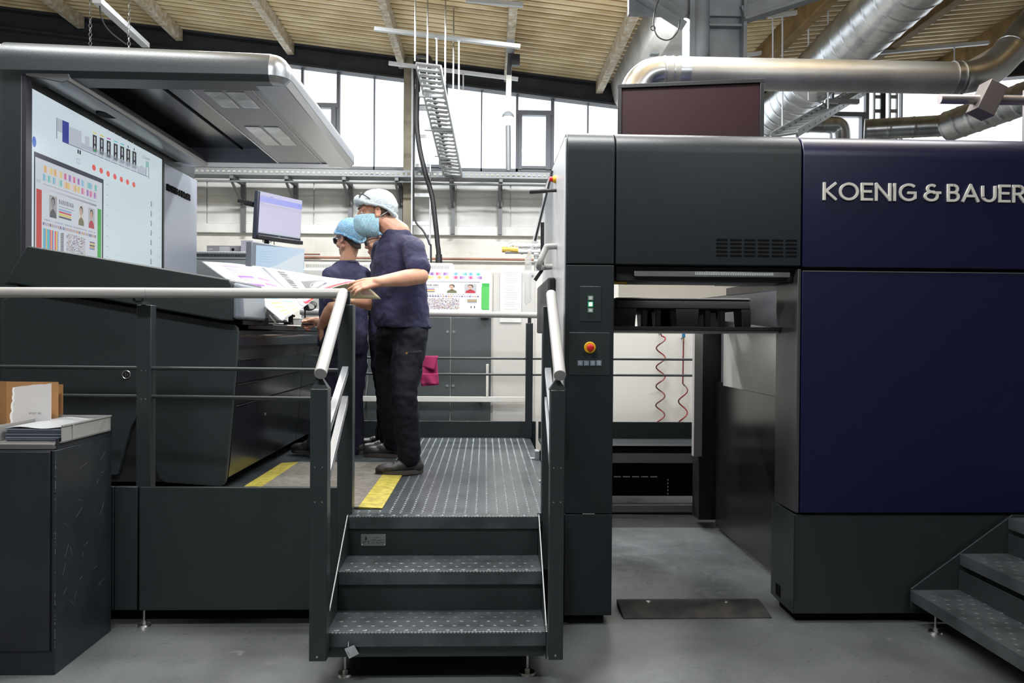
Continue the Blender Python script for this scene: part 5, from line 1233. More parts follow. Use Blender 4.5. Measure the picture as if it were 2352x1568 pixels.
# thin struts and rods under the right roof
for i, (xa, ya, xb, yb, Y, w_) in enumerate(((1765, 38, 1895, 20, 9.2, 'upper left'), (1705, 128, 1803, 114, 10.4, 'lower left'), (1985, 124, 2270, 98, 10.2, 'long one by the duct bend'))):
    MB().bar(at(xa, ya, Y), at(xb, yb, Y), .05, .045).build('strut_channel', wl, None, label='pale strut under the right roof, ' + w_, cat='strut', group='struts under the right roof')
for i, (xx, ya, yb, Y, w_) in enumerate(((1775, 35, 140, 9.2, 'first from the column'), (1797, 34, 300, 9.2, 'second from the column'), (1857, 27, 230, 9.2, 'third from the column'), (1902, 0, 250, 9.0, 'fourth, crossing the spiral duct'), (2192, 108, 140, 10.2, 'short one by the duct bend'))):
    MB().cyl(at(xx, yb, Y), at(xx, ya, Y), .010, seg=6).build('threaded_rod', wl, None, label='thin pale rod under the right roof, ' + w_, cat='rod', group='rods under the right roof')
# cable with ring hanging by the stanchion
MB().tube(smooth_path([at(1515, -5, 7.2), at(1503, 30, 7.2), at(1502, 62, 7.2), at(1512, 85, 7.2), at(1535, 92, 7.2), at(1555, 75, 7.2), at(1562, 45, 7.2)], 5), .006, 6).tube(arc(at(1500, 65, 7.2), .02, 0, 2*PI, 12, (1, 0, 0), (0, 0, 1)), .005, 6).build('looped_cable', BLACK, None, label='thin dark looped cable hanging by the steel column', cat='cable')
# spot housings behind the column
for yy, w_ in ((72, 'upper'), (110, 'lower')):
    t = thing('high_bay_lamp', 'grey high bay lamp behind the steel column, %s one' % w_, 'lamp', at(1535, yy + 14, 9.5))
    c = at(1535, yy, 9.5)
    MB().tube([c + V((0,0,.10)), c, c + V((0,0,-.06))], [.06, .16, .17], 18).build('reflector', GALV, t)
    MB().box(c + V((-.22, -.05, -.09)), c + V((.30, .05, -.06))).build('mounting_bar', GREYM, t)
# shaft with clamp block in front of the windows at the right
SYY = 4.6
sh = thing('clamped_shaft', 'metal shaft with square clamp block above the navy panel', 'shaft', (X(2260, SYY), SYY, zT))
br_ = mat('reddish_steel', (.36, .32, .31), .35, metal=.8)
s0 = at(2158, 227, SYY); s1 = at(2440, 232, SYY)
MB().tube([s0, V((3.2, SYY, s0.z))], .0285, 20).build('shaft_bar', br_, sh)
MB().cyl(V((3.2, SYY, zT - .01)), V((3.2, SYY, s0.z + .06)), .04).build('support_post', br_, sh)
c = at(2266, 230, SYY); R = Matrix.Rotation(.45, 3, 'Y')
P8 = [c + R @ V((sx_*.055, sy_, sz_*.095)) for sz_ in (-1, 1) for sx_, sy_ in ((-1, -.06), (1, -.06), (1, .06), (-1, .06))]
MB().hexa(P8).build('clamp_block', mat('dark_clamp_steel', (.12, .10, .095), .45, metal=.5), sh, bevel=.004)
q = at(2288, 203, SYY); MB().cyl(q, q + V((0, 0, .03)), .018, seg=8).build('clamp_bolt', ZINC, sh)
# ================================================================ filing cabinet and what stands on it (front left)
KX1, KY0, KY1 = atZ(131, 1546, 0).x, 3.31, 3.80
KX0 = KX1 - .95; KZ = .955
kb_ = thing('storage_cabinet', 'scratched dark storage cabinet in front of the guard rail', 'cabinet', (KX1 - .47, 3.55, 0))
MB().box((KX0, KY0, .0), (KX1, KY1, KZ - .035)).build('carcass', ANTHD, kb_, bevel=.003)
MB().prism([(KX0 + .0, KZ - .034), (KX1 - .0, KZ - .034), (KX1, KZ - .03), (KX1, KZ + .012), (KX1 - .006, KZ + .012), (KX1 - .006, KZ - .022), (KX0, KZ - .022)], 'y', KY0 + .012, KY1).build('rim', ANTHD, kb_)
MB().box((KX0, KY0, KZ - .033), (KX1 - .0075, KY1 - .01, KZ - .008)).build('top', mat('grey_cabinet_top', (.10, .10, .10), .5), kb_, bevel=.004)
dz0 = H(1494, KY0, 60); dz1 = H(1037, KY0, 60)
MB().box((KX0 + .02, KY0 - .006, dz0), (X(117, KY0), KY0, dz1)).build('door', ANTHD, kb_, bevel=.002)
MB().box((X(117, KY0) + .002, KY0 - .001, dz0 - .004), (X(117, KY0) + .007, KY0 + .001, dz1 + .004)).build('door_gap', BLACKM, kb_)
mb = MB(); rnd = random.Random(4)
for k in range(26):
    y = rnd.uniform(KY0 + .05, KY1 - .08); z = rnd.uniform(.2, .85); a = rnd.uniform(-1.2, 1.2); L = rnd.uniform(.01, .07)
    mb.box((KX1 + .0001, y, z), (KX1 + .0004, y + .0012, z + .0012)) if L < .02 else mb.bar((KX1 + .0003, y, z), (KX1 + .0003, y + L*math.cos(a), z + L*math.sin(a)), .0009, .0003, (1, 0, 0))
mb.build('scratches', mat('scratch_grey', (.16, .16, .17), .6), kb_)
mb = MB()
for k in range(40):
    z = rnd.uniform(.1, .93); mb.box((KX1 - .0015, KY0 - .0006, z), (KX1 + .0006, KY0 + rnd.uniform(.0005, .002), z + rnd.uniform(.003, .012)))
mb.build('worn_edge', mat('bare_edge', (.13, .13, .14), .5), kb_)
KT = KZ - .008
# tray of printed leaflets
tx1 = X(143, 3.34); tx0 = tx1 - .255
tr = thing('leaflet_tray', 'open grey metal tray on the storage cabinet', 'tray', ((tx0+tx1)/2, 3.55, KT))
MB().box((tx0, 3.34, KT), (tx1, 3.765, KT + .004)).build('base', mat('tray_grey', (.34, .33, .32), .4, metal=.2), tr)
hgt = .072
for xx in (tx0, tx1 - .003):
    MB().prism(rounded(3.34, KT + .002, 3.765, KT + hgt, .012, 'd'), 'x', xx, xx + .003).build('side_wall', MATS['tray_grey'], tr)
MB().box((tx0, 3.765, KT), (tx1, 3.768, KT + hgt)).build('rear_wall', MATS['tray_grey'], tr)
MB().prism([(3.34, KT + hgt - .006), (3.77, KT + hgt - .006), (3.77, KT + hgt), (3.34, KT + hgt)], 'x', tx1 - .003, tx1 + .004).box((tx1, 3.42, KT + .004), (tx1 + .004, 3.43, KT + hgt - .006)).build('rim', MATS['tray_grey'], tr)
rnd = random.Random(6)
lcol = [mat('leaflet_%s' % n, c, .35) for n, c in (('blue_black', (.05, .06, .09)), ('slate', (.12, .14, .18)), ('pale', (.34, .36, .38)), ('grey', (.22, .25, .28)))]
for k in range(14):
    z0_ = KT + .0045 + .0041*k; last = k == 13
    a = rnd.uniform(-.006, .006); b = rnd.uniform(-.004, .004)
    mb = MB(); N = 8; rows = []
    m_ = lcol[2] if last else lcol[[0, 1, 0, 3, 1, 0, 1, 3][k % 8]]
    top = [[V((tx0 + .02 + a + (tx1 - tx0 - .03)*i/N, 3.352 + b + (.40)*j/4, z0_ + .0034 + (.004*math.sin(i*.9) if last else 0))) for i in range(N+1)] for j in range(5)]
    bot = [[p - V((0, 0, .0033 if not last else .001)) for p in r] for r in top]
    mb.rings(top, False, False); mb.rings(bot, False, False)
    mb.rings([top[0], bot[0]], False, False); mb.rings([top[-1], bot[-1]], False, False)
    mb.rings([[r[0] for r in top], [r[0] for r in bot]], False, False); mb.rings([[r[-1] for r in top], [r[-1] for r in bot]], False, False)
    lab = 'glossy pale printed leaflet lying topmost in the grey tray' if last else ('slate printed leaflet in the stack in the grey tray, lowest one' if k == 0 else 'dark printed leaflet in the middle of the stack in the grey tray')
    mb.build('leaflet', m_, None, label=lab, cat='leaflet', group='leaflets stacked in the grey tray', smooth=60)
# opened brown carton with a torn white flap
FY = 3.60
xk0, xk1, xk2 = X(-70, FY + .03, 920), X(14, FY + .03, 920), X(117, FY, 920)
bxm = thing('cardboard_carton', 'opened brown cardboard carton with torn white liner on the cabinet', 'carton', ((xk0 + xk2)/2, 3.68, KT))
zc1_ = H(877, FY, 20)
def wall_(p0, p1, z1a, z1b, n):
    d = V((p1[0]-p0[0], p1[1]-p0[1], 0)).normalized(); q = V((-d.y, d.x, 0))*.004
    a = V((*p0, KT + .001)); b = V((*p1, KT + .001)); c = V((*p1, z1b)); e = V((*p0, z1a))
    MB().hexa([a, b, b + q, a + q, e, c, c + q, e + q]).build(n, CARD, bxm)
wall_((xk0, FY + .10), (xk1, FY + .03), zc1_, zc1_, 'front_wall')
wall_((xk1 + .001, FY + .03), (xk2 - .03, FY + .12), zc1_, zc1_ - .006, 'side_wall')
wall_((xk0 + .02, FY + .17), (xk2 - .035, FY + .165), zc1_ - .02, zc1_ - .02, 'rear_wall')
wa, wb = at(24, 972, FY), at(117, 880, FY)
rnd = random.Random(3)
L_ = [(wa.x + rnd.uniform(-.004, .004) + .012*(i/14), KT + .001 + (wb.z - .02 - KT)*i/14) for i in range(15)]
poly = [(wb.x, KT + .001), (wb.x, wb.z)] + [(wb.x - (wb.x - wa.x - .02)*i/6, wb.z - .018*i/6 + rnd.uniform(-.003, .003)) for i in range(1, 6)] + list(reversed(L_))
fl = MB().prism(poly, 'y', FY, FY + .004).build('torn_flap', mat('white_carton_liner', (.60, .58, .57), .75, bump=.1, bscale=30), bxm, label='torn white cardboard flap')
MB().prism([(p[0] - .003, p[1]) for p in L_] + [(p[0] + .004 + rnd.uniform(0, .003), p[1]) for p in reversed(L_)], 'y', FY - .0015, FY - .0001).build('torn_edge', WHITEP, fl)
cv = Canvas(plane_fn((wa.x, FY, KT), (1, 0, 0), (0, 0, 1)))
t0 = at(66, 951, FY); t1 = at(95, 951, FY)
cv.text('47621 A2', t0.x - wa.x, t0.z - KT, .0095, (.10, .10, .11), t1.x - t0.x)
cv.build('printed_number', print_mat('stamp_ink'), fl, smooth=0)
# folded white paper at the far left of the cabinet
MB().box((KX1 - .55, 3.36, KT), (X(3, 3.36), 3.5, KT + .02)).build('paper_pile', WHITEP, None, bevel=.002, label='white paper pile at the left edge of the cabinet top', cat='paper')
# ================================================================ on the console
WT = wt_z
# upper monitor on an arm, lower touch screen
def screen_unit(name, label, pts, back, bez, mframe, draw, m):
    # pts: world corners bottom-left, bottom-right, top-right, top-left
    P = [V(p) for p in pts]; U = P[1] - P[0]; Vv = P[3] - P[0]; N = U.cross(Vv).normalized()
    c = (P[0] + P[1])/2; t = thing(name, label, 'monitor', c)
    k = bez
    fr = MB().hexa([P[0] - N*back, P[1] - N*back, P[1], P[0], P[3] - N*back, P[2] - N*back, P[2], P[3]]).build('casing', mframe, t, bevel=.006)
    u0, v0, u1, v1 = k
    f = plane_fn(P[0], U, Vv)
    cv = Canvas(lambda u, v, h: f(u0 + (u1-u0)*u, v0 + (v1-v0)*v, h))
    draw(cv); cv.build('screen_picture', m, t, smooth=0)
    return t, P, N
def draw_mon(cv):
    cv.rect(0, 0, 1, 1, (.62, .60, .78), (.60, .58, .74), nu=4); cv.layer = 1
    cv.rect(0, .90, 1, 1, (.60, .60, .80)); cv.rect(0, .76, 1, .90, (.42, .44, .86), (.36, .40, .88), nu=4); cv.rect(0, .70, 1, .715, (.50, .48, .62)); cv.rect(0, .66, 1, .668, (.50, .48, .64))
    cv.rect(0, 0, 1, .035, (.50, .58, .62))
    for k in range(16): cv.rect(.03 + .018*k, .905, .03 + .018*k + .010, .935, (.18, .18, .28))
    for k in range(6): cv.rect(.90 + .015*k, .82, .908 + .015*k, .86, (.22, .24, .45))
    cv.rect(.02, .73, .10, .74, (.35, .34, .5))
emm = print_mat('monitor_picture', emit=1.0, rough=.3)
Yl, Yr = 5.32, 5.76
pts = [at(588, 548, Yl), at(691, 562, Yr), at(693, 461, Yr), at(594, 437, Yl)]
m1, P, N = screen_unit('monitor', 'upper black flat monitor with lilac window on screen', pts, .035, (.035, .135, .975, .985), mat('blue_black_casing', (.03, .035, .055), .4), draw_mon, emm)
U = (P[1] - P[0]).normalized()
f = plane_fn(P[0], P[1] - P[0], P[3] - P[0])
mb = MB(); q = [f(.0, -.0, .002), f(1, 0, .002), f(1, .085, .002), f(0, .085, .002)]; q2 = [f(.0, -.0, .02), f(1, 0, .02), f(1, .085, .02), f(0, .085, .02)]
mb.hexa([q[0], q[1], q2[1], q2[0], q[3], q[2], q2[2], q2[3]]).build('sound_bar', BLACK, m1, bevel=.004)
mb = MB(); mb.hexa([f(.46, .098, .0005), f(.51, .098, .0005), f(.51, .098, .003), f(.46, .098, .003), f(.46, .118, .0005), f(.51, .118, .0005), f(.51, .118, .003), f(.46, .118, .003)]).build('maker_badge', ZINC, m1)
mid = f(.5, .4, -.07); arm0 = V((mid.x - .05, mid.y + .05, WT))
MB().tube([arm0, V((arm0.x, arm0.y, mid.z)), mid], .018, 10).build('stand_pole', BLACK, m1)
mb = MB().bar(at(556, 463, 5.45), at(590, 470, 5.40), .09, .02).bar(at(562, 467, 5.45), at(590, 474, 5.4), .02, .02)
for k in range(5): mb.bar(at(558 + 6*k, 460.5 + k*1.3, 5.43), at(560.5 + 6*k, 461 + k*1.3, 5.43), .03, .012)
mb.build('cable_comb', BLACK, m1)
MB().tube(smooth_path([at(608, 551, 5.42), at(620, 556, 5.43), at(628, 551, 5.45), at(630, 562, 5.45)], 4), .003, 6).tube([at(604, 548, 5.4), at(604, 556, 5.4)], .003, 5).build('short_cable', BLACK, m1)
def draw_touch(cv):
    cv.rect(0, 0, 1, 1, (.50, .66, .84), (.62, .76, .90), nu=4); cv.layer = 1
    cv.poly([(.02, .02), (.98, .02), (.98, .90), (.75, .78), (.40, .55), (.02, .40)], (.74, .82, .88)); cv.rect(.42, .02, .50, .50, (.66, .76, .86))
    for k in range(5): cv.rect(.08, .62 + .06*k, .30, .63 + .06*k, (.40, .56, .76))
pts = [at(576, 668, 5.15), at(700, 668, 5.66), at(690, 571, 5.66), at(579, 554, 5.15)]
m2, P, N = screen_unit('touch_screen', 'lower pale blue touch screen standing on the console', pts, .05, (.07, .05, .97, .93), mat('blue_grey_end_cap', (0,0,0)), draw_touch, print_mat('touch_picture', emit=.95, rough=.2))
c = (P[0] + P[1])/2 - N*.06
MB().hexa([V((c.x-.06, c.y-.09, WT)), V((c.x+.03, c.y-.09, WT)), V((c.x+.03, c.y+.09, WT)), V((c.x-.06, c.y+.09, WT)), V((c.x-.02, c.y-.05, c.z+.05)), V((c.x+.01, c.y-.05, c.z+.05)), V((c.x+.01, c.y+.05, c.z+.05)), V((c.x-.02, c.y+.05, c.z+.05))]).build('stand', BLACK, m2, bevel=.01)
# white measuring head, clipped to a dark block
w0 = at(575, 727, 4.72)
ms = thing('measuring_device', 'white angular measuring device on the dark block at the worktop edge', 'device', (w0.x + .04, 4.76, WT))
wp = [at(x, y, 4.7) for x, y in ((574, 724), (579, 699), (606, 703), (602, 719), (589, 718), (586, 733), (580, 733))]
MB().prism([(p.x, p.z) for p in wp], 'y', 4.70, 4.78).build('housing', mat('ivory_plastic', (.66, .66, .62), .4), ms, bevel=.004)
MB().box((X(562, 4.8), 4.74, WT), (X(584, 4.8), 4.86, H(728, 4.8))).build('holder', BLACK, ms, bevel=.004)
MB().box((X(568, 4.82), 4.80, WT), (X(580, 4.82), 4.86, H(694, 4.82))).build('holder_arm', BLACK, ms, bevel=.004)
MB().box((X(590, 4.7), 4.71, H(733, 4.7)), (X(602, 4.7), 4.77, H(719, 4.7))).build('aperture', mat('dark_lens', (.03, .03, .06), .15), ms, bevel=.002)
# things lying on the worktop
rnd = random.Random(12)
def flat(name, label, cat, px0, px1, Y, h, m, dy=.12):
    x0_, x1_ = X(px0, Y), X(px1, Y)
    return MB().box((x0_, Y, WT + .0002), (x1_, Y + dy, WT + h)).build(name, m, None, bevel=.002, label=label, cat=cat)
flat('swab_box', 'flat blue tinted box at the near end of the worktop', 'box', 562, 588, 4.66, .022, mat('blue_tint_plastic', (.22, .28, .42), .3), .06)
flat('keyboard', 'dark flat keyboard lying below the held sheet', 'keyboard', 605, 660, 5.0, .018, BLACK, .16)
flat('clipboard_papers', 'loose white papers on the worktop under the held sheet', 'papers', 598, 640, 4.82, .008, WHITEP, .12)
flat('eraser_block', 'small dark block on the worktop before the clenched hand', 'block', 693, 716, 5.35, .014, BLACK, .06)
pl = thing('folding_loupe', 'black folding loupe on the worktop under the sheet corner', 'loupe', (X(665, 5.05), 5.05, WT))
MB().box((X(655, 5.0), 5.0, WT + .0002), (X(668, 5.0), 5.06, WT + .012)).build('base', BLACK, pl, bevel=.003)
MB().box((X(657, 5.0), 5.05, WT + .012), (X(668, 5.0), 5.062, WT + .07)).build('upright', BLACK, pl, bevel=.003)
MB().bar((X(658, 5.0), 5.03, WT + .066), (X(674, 5.0), 5.04, WT + .052), .05, .014).build('lens_arm', BLACK, pl, bevel=.003)
gl = thing('glass_dish', 'clear square dish on the worktop right of the loupe', 'dish', (X(680, 5.2), 5.2, WT))
MB().box((X(671, 5.2), 5.2, WT + .0003), (X(688, 5.2), 5.27, WT + .038)).build('body', mat('clear_dish', (.55, .58, .60), .1, alpha=.55), gl, bevel=.004)
MB().box((X(670, 5.2), 5.195, WT + .038), (X(689, 5.2), 5.275, WT + .046)).build('lid', WHITEP, gl, bevel=.002)
for k, (pa, pb, yy, l) in enumerate(((618, 632, 4.95, 'silver pen leaning among papers on the worktop, left one'), (628, 645, 5.0, 'silver pen leaning among papers on the worktop, right one'))):
    a = V((X(pa, yy), yy, WT + .055)); b = V((X(pb, yy), yy + .02, WT + .006)); MB().tube([a, a + (b-a)*.85, b], [.0055, .0055, .002], 8).build('pen', STEEL, None, label=l, cat='pen', group='pens on the worktop')
hd_ = thing('headset', 'black coiled headset lying at the far end of the worktop', 'headset', (X(700, 5.95), 5.95, WT))
cz = H(706, 5.95)
mb = MB().prism([(X(697, 5.95), cz - .03), (X(697, 5.95), cz + .03)] + [(X(697, 5.95) + .04*math.cos(a), cz - .03 + .06*math.sin(a)) for a in [PI/2*i/6 for i in range(6, -1, -1)]], 'y', 5.95, 5.98); mb.build('ear_pad', BLACK, hd_, bevel=.003)
mb = MB()
for k in range(3): mb.tube(arc((X(712, 5.95), 5.96, cz), .03 + .006*k, 0, 2*PI, 16, (1, .3, 0), (.3*(k-1), 0, .8)), .003, 5)
mb.build('coiled_lead', BLACK, hd_)
MB().tube([(X(700, 5.96), 5.965, WT), (X(700, 5.96), 5.965, cz - .02)], .006, 6).build('stand_pin', BLACK, hd_)
# ================================================================ people
UP = V((0, 0, 1))
TEX = bpy.data.textures.new('cloth_folds', 'CLOUDS'); TEX.noise_scale = .085; TEX.noise_depth = 2
TEX2 = bpy.data.textures.new('crinkles', 'CLOUDS'); TEX2.noise_scale = .03; TEX2.noise_depth = 3
def skin_up(o, voxel, smooth=6, disp=0., tex=None):
    m = o.modifiers.new('join', 'REMESH'); m.mode = 'VOXEL'; m.voxel_size = voxel; m.use_smooth_shade = True
    s = o.modifiers.new('relax', 'SMOOTH'); s.iterations = smooth; s.factor = .5
    if disp:
        d = o.modifiers.new('folds', 'DISPLACE'); d.texture = tex or TEX; d.strength = disp; d.mid_level = .5; d.texture_coords = 'GLOBAL'
    return o
def lerp(a, b, t): return a + (b - a)*t
def limb(B, pts, rs):
    for (a, b, r0, r1) in zip(pts, pts[1:], rs, rs[1:]): B.cap(a, b, r0, r1, 16)
def torso(B, secs, f, s):
    # secs: (centre, half depth, half width)
    rs = []
    for c, rd, rw in secs:
        rs.append([V(c) + f*(rd*math.copysign(abs(math.cos(t))**.85, math.cos(t))) + s*(rw*math.copysign(abs(math.sin(t))**.85, math.sin(t))) for t in [2*PI*i/28 for i in range(28)]])
    B.rings(rs)
def hand(B, w, d, n, sgn, curls, spread=.0, thumb=(.6, .7, .35), tbend=.3, sc=1.):
    w = V(w); d = V(d).normalized(); n = V(n); n = (n - d*n.dot(d)).normalized(); a = d.cross(n).normalized()*sgn   # a points to the thumb side
    rot = lambda vec, ax, ang: Matrix.Rotation(ang, 3, ax) @ vec
    ax = d.cross(n).normalized()    # rotation about this axis curls towards the palm
    for i in range(4):
        k = i - 1.5; base = w + a*(-k*.014*sc) + d*.005; kn = w + d*(.088 - .005*abs(i-1.2))*sc + a*(-k*.0215*sc) - n*(.004*abs(k) - .006)
        B.cap(base, kn, .0155*sc, .0125*sc, 10)
        L = [.046, .028, .023]; fsc = (.93, 1., .94, .76)[i]*sc; p = kn; dd = (d + a*(-k*spread)).normalized()
        for j in range(3):
            dd = rot(dd, ax, curls[i]*(.75, 1., .7)[j]) if True else dd
            q = p + dd*L[j]*fsc; B.cap(p, q, (.0100, .0090, .0082)[j]*sc, (.0092, .0083, .0072)[j]*sc, 10); p = q
    p = w + d*.018*sc + a*.022*sc + n*.006; dd = (d*thumb[0] + a*thumb[1] + n*thumb[2]).normalized()
    B.cap(w + d*.01, p + dd*.02, .017*sc, .0145*sc, 10)
    for j, (L, r0, r1) in enumerate(((.044, .0135, .0115), (.034, .0112, .0102), (.027, .0102, .0085))):
        q = p + dd*L*sc; B.cap(p, q, r0*sc, r1*sc, 10); p = q; dd = (dd*(1 - tbend*.5) + d*tbend*.5).normalized() if j == 0 else (dd + (d*.5 + n*.3)*tbend).normalized()
class Head:
    def __init__(s, c, f, up=(0, 0, 1), k=1.):
        s.c = V(c); s.f = V(f).normalized(); u = V(up); s.u = (u - s.f*u.dot(s.f)).normalized(); s.l = s.u.cross(s.f).normalized(); s.k = k
    def p(s, a, b, c): return s.c + (s.f*a + s.l*b + s.u*c)*s.k
    def fr(s): return (s.f, s.l, s.u)
    def flesh(s, B):
        k = s.k; E = lambda a, b, c, rx, ry, rz: B.ell(s.p(a, b, c), rx*k, ry*k, rz*k, s.fr(), 20, 12)
        E(-.014, 0, .043, .098, .077, .083); E(.030, 0, -.018, .066, .062, .078); E(.022, 0, -.066, .060, .054, .042); E(.040, 0, -.088, .046, .036, .026)
        E(.076, 0, -.096, .022, .024, .018)
        for b in (-1, 1):
            B.cap(s.p(.082, .012*b, .026), s.p(.066, .050*b, .026), .013*k, .013*k, 10)
            E(.058, .042*b, -.030, .030, .022, .024)
            B.cap(s.p(-.005, .062*b, -.05), s.p(.055, .03*b, -.088), .016*k, .018*k, 10)
            # ear: rim, bowl, lobe
            for t in range(9):
                a0 = -2.2 + t*.55
                B.ell(s.p(-.012 - .015*math.cos(a0) , (.079 + .004)*b, .002 + .027*math.sin(a0)), .0065*k, .006*k, .007*k, s.fr(), 8, 6)
            E(-.008, .075*b, -.002, .016, .009, .026); E(-.001, .077*b, -.027, .009, .007, .010)
            E(.100, .010*b, -.033, .010, .009, .008)
        B.cap(s.p(.088, 0, .016), s.p(.109, 0, -.026), .0095*k, .0115*k, 12)
        E(.095, 0, -.060, .012, .024, .007); E(.093, 0, -.071, .012, .021, .008)
    def eyes(s, par, skinm=SKIN):
        k = s.k
        for b in (-1, 1):
            e = MB().ell(s.p(.0735, .033*b, .001), .0125*k, .0135*k, .0105*k, s.fr(), 16, 10).build('eye', mat('eye_white', (.70, .66, .63), .2), par)
            MB().ell(s.p(.0822, .0335*b, .001), .0045*k, .0058*k, .0058*k, s.fr(), 12, 8).build('iris', mat('eye_iris', (.035, .045, .05), .15), e)
            MB().cap(s.p(.0845, .020*b, .0085), s.p(.0755, .047*b, .0075), .0048*k, .004*k, 8).cap(s.p(.0835, .021*b, -.0095), s.p(.0755, .045*b, -.009), .004*k, .0035*k, 8).build('eyelid', skinm, par)
            MB().cap(s.p(.097, .014*b, .030), s.p(.090, .036*b, .036), .0045*k, .005*k, 8).cap(s.p(.090, .036*b, .036), s.p(.070, .056*b, .030), .005*k, .003*k, 8).build('eyebrow', mat('brown_brow_hair', (.13, .075, .05), .8), par)
    def hair(s, par, lo=-.03, m=HAIRM):
        # cropped hair at the temples and nape showing below the net
        k = s.k; rs = []; N = 22
        for j in range(5):
            t = j/4; row = []
            for i in range(N+1):
                ph = math.radians(75 + 210*i/N); back = max(0, -math.cos(ph))
                c = .06*(1-t) + t*(.0 - .078*back)
                q = max(max(.1, 1 - ((c - .043)/.083)**2)**.5, .60 + .17*back)
                row.append(s.p(-.014 + .1005*q*math.cos(ph), .0795*q*math.sin(ph), c))
            rs.append(row)
        o = MB().rings(rs, False, False).build('hair', m, par); sd = o.modifiers.new('thickness', 'SOLIDIFY'); sd.thickness = .004; sd.offset = 0
        return o
    def net(s, par, m, puff, front=.066, side=.030, back=-.035, name='hair_net', bump=.5, big=1.0, seed=0):
        k = s.k; rs = []; N = 40; J = 14; brim = []; bc = V((-.018, 0, .045))
        for j in range(J+1):
            row = []
            for i in range(N):
                ph = 2*PI*i/N; cb = side + (front - side)*max(0, math.cos(ph))**1.5 + (back - side)*max(0, -math.cos(ph))**1.3
                th1 = math.acos(max(-1, min(1, (cb - bc.z)/(.098*big))))
                th = th1*j/J + .0001
                rr = 1 + .045*noise.noise(V((math.sin(th)*math.cos(ph)*5, math.sin(th)*math.sin(ph)*5, math.cos(th)*5 + seed))) + .02*noise.noise(V((ph*9, th*14, seed)))
                row.append(s.p(bc.x + .114*big*rr*math.sin(th)*math.cos(ph), .092*big*rr*math.sin(th)*math.sin(ph), bc.z + .098*big*rr*math.cos(th)))
            rs.append(row)
        o = MB().rings(rs, True, False).build(name, m, par, smooth=180); sd = o.modifiers.new('thickness', 'SOLIDIFY'); sd.thickness = .003; sd.offset = 0
        path = rs[-1] + [rs[-1][0]]
        r = [(.009 + puff*max(0, math.cos(2*PI*i/N))**3 + puff*.8*max(0, -math.cos(2*PI*i/N))**4)*(1 + .25*math.sin(i*2.3)) for i in range(N)] ; r.append(r[0])
        MB().tube(path, r, 10, False).build('gathered_brim', m, o, smooth=180)
        return o
    def mask(s, par, m=None):
        m = m or NETM
        rs = []; K = [(.112, .071, -.008), (.124, .076, -.022), (.130, .082, -.050), (.127, .081, -.082), (.116, .072, -.108), (.092, .056, -.126), (.055, .03, -.134)]
        N = 26
        for j, (ra, rb, c) in enumerate(K):
            row = []
            for i in range(N+1):
                ph = math.radians(-97 + 194*i/N); nz = noise.noise(V((ph*3, j*.7, 3)))*.008 + noise.noise(V((ph*8, j*2.1, 9)))*.004
                row.append(s.p(.0 + (ra + nz)*math.cos(ph), (rb + nz)*math.sin(ph), c + .006*math.sin(ph*3)*(j/6)))
            rs.append(row)
        o = MB().rings(rs, False, False).build('beard_cover', m, par, smooth=180)
        ss = o.modifiers.new('soft', 'SUBSURF'); ss.levels = 1; ss.render_levels = 1
        sd = o.modifiers.new('thickness', 'SOLIDIFY'); sd.thickness = .003; sd.offset = 0
        for b in (-1, 1): MB().tube([s.p(-.012, .070*b, -.032), s.p(-.035, .080*b, -.018), s.p(-.07, .072*b, .004)], .0022, 6).build('elastic_loop', NETW, o)
        return o
def glasses_on(h, par, up=0., back=0., tilt=0., m=BLACK, lensm=None):
    # frame with two lenses and side arms, worn (up=0) or pushed up on the head
    R = lambda a, b, c: h.p(*( ( (a - .09)*math.cos(tilt) - c*math.sin(tilt) + .09 - back), b, (a - .09)*math.sin(tilt) + c*math.cos(tilt) + up))
    g = MB()
    for b in (-1, 1):
        loop = [R(.106, b*.010, .014), R(.100, b*.050, .016), R(.094, b*.064, .010), R(.092, b*.062, -.014), R(.100, b*.040, -.022), R(.106, b*.014, -.014)]
        g.tube(loop + [loop[0]], .0030, 6)
        g.tube([R(.093, b*.066, .012), R(.05, b*.080, .012), R(-.01, b*.083, .006), R(-.035, b*.081, -.018)], .0034, 6)
    g.tube([R(.107, -.012, .008), R(.109, 0, .010), R(.107, .012, .008)], .003, 6)
    o = g.build('safety_glasses', m, par)
    l = MB()
    for b in (-1, 1): l.add([R(.105, b*.012, .012), R(.098, b*.050, .014), R(.093, b*.062, .008), R(.091, b*.060, -.012), R(.099, b*.040, -.020), R(.105, b*.015, -.012)], [(0, 1, 2, 3, 4, 5)])
    l.build('lens', lensm or mat('clear_lens', (.6, .68, .72), .05, alpha=.16), o)
    return o
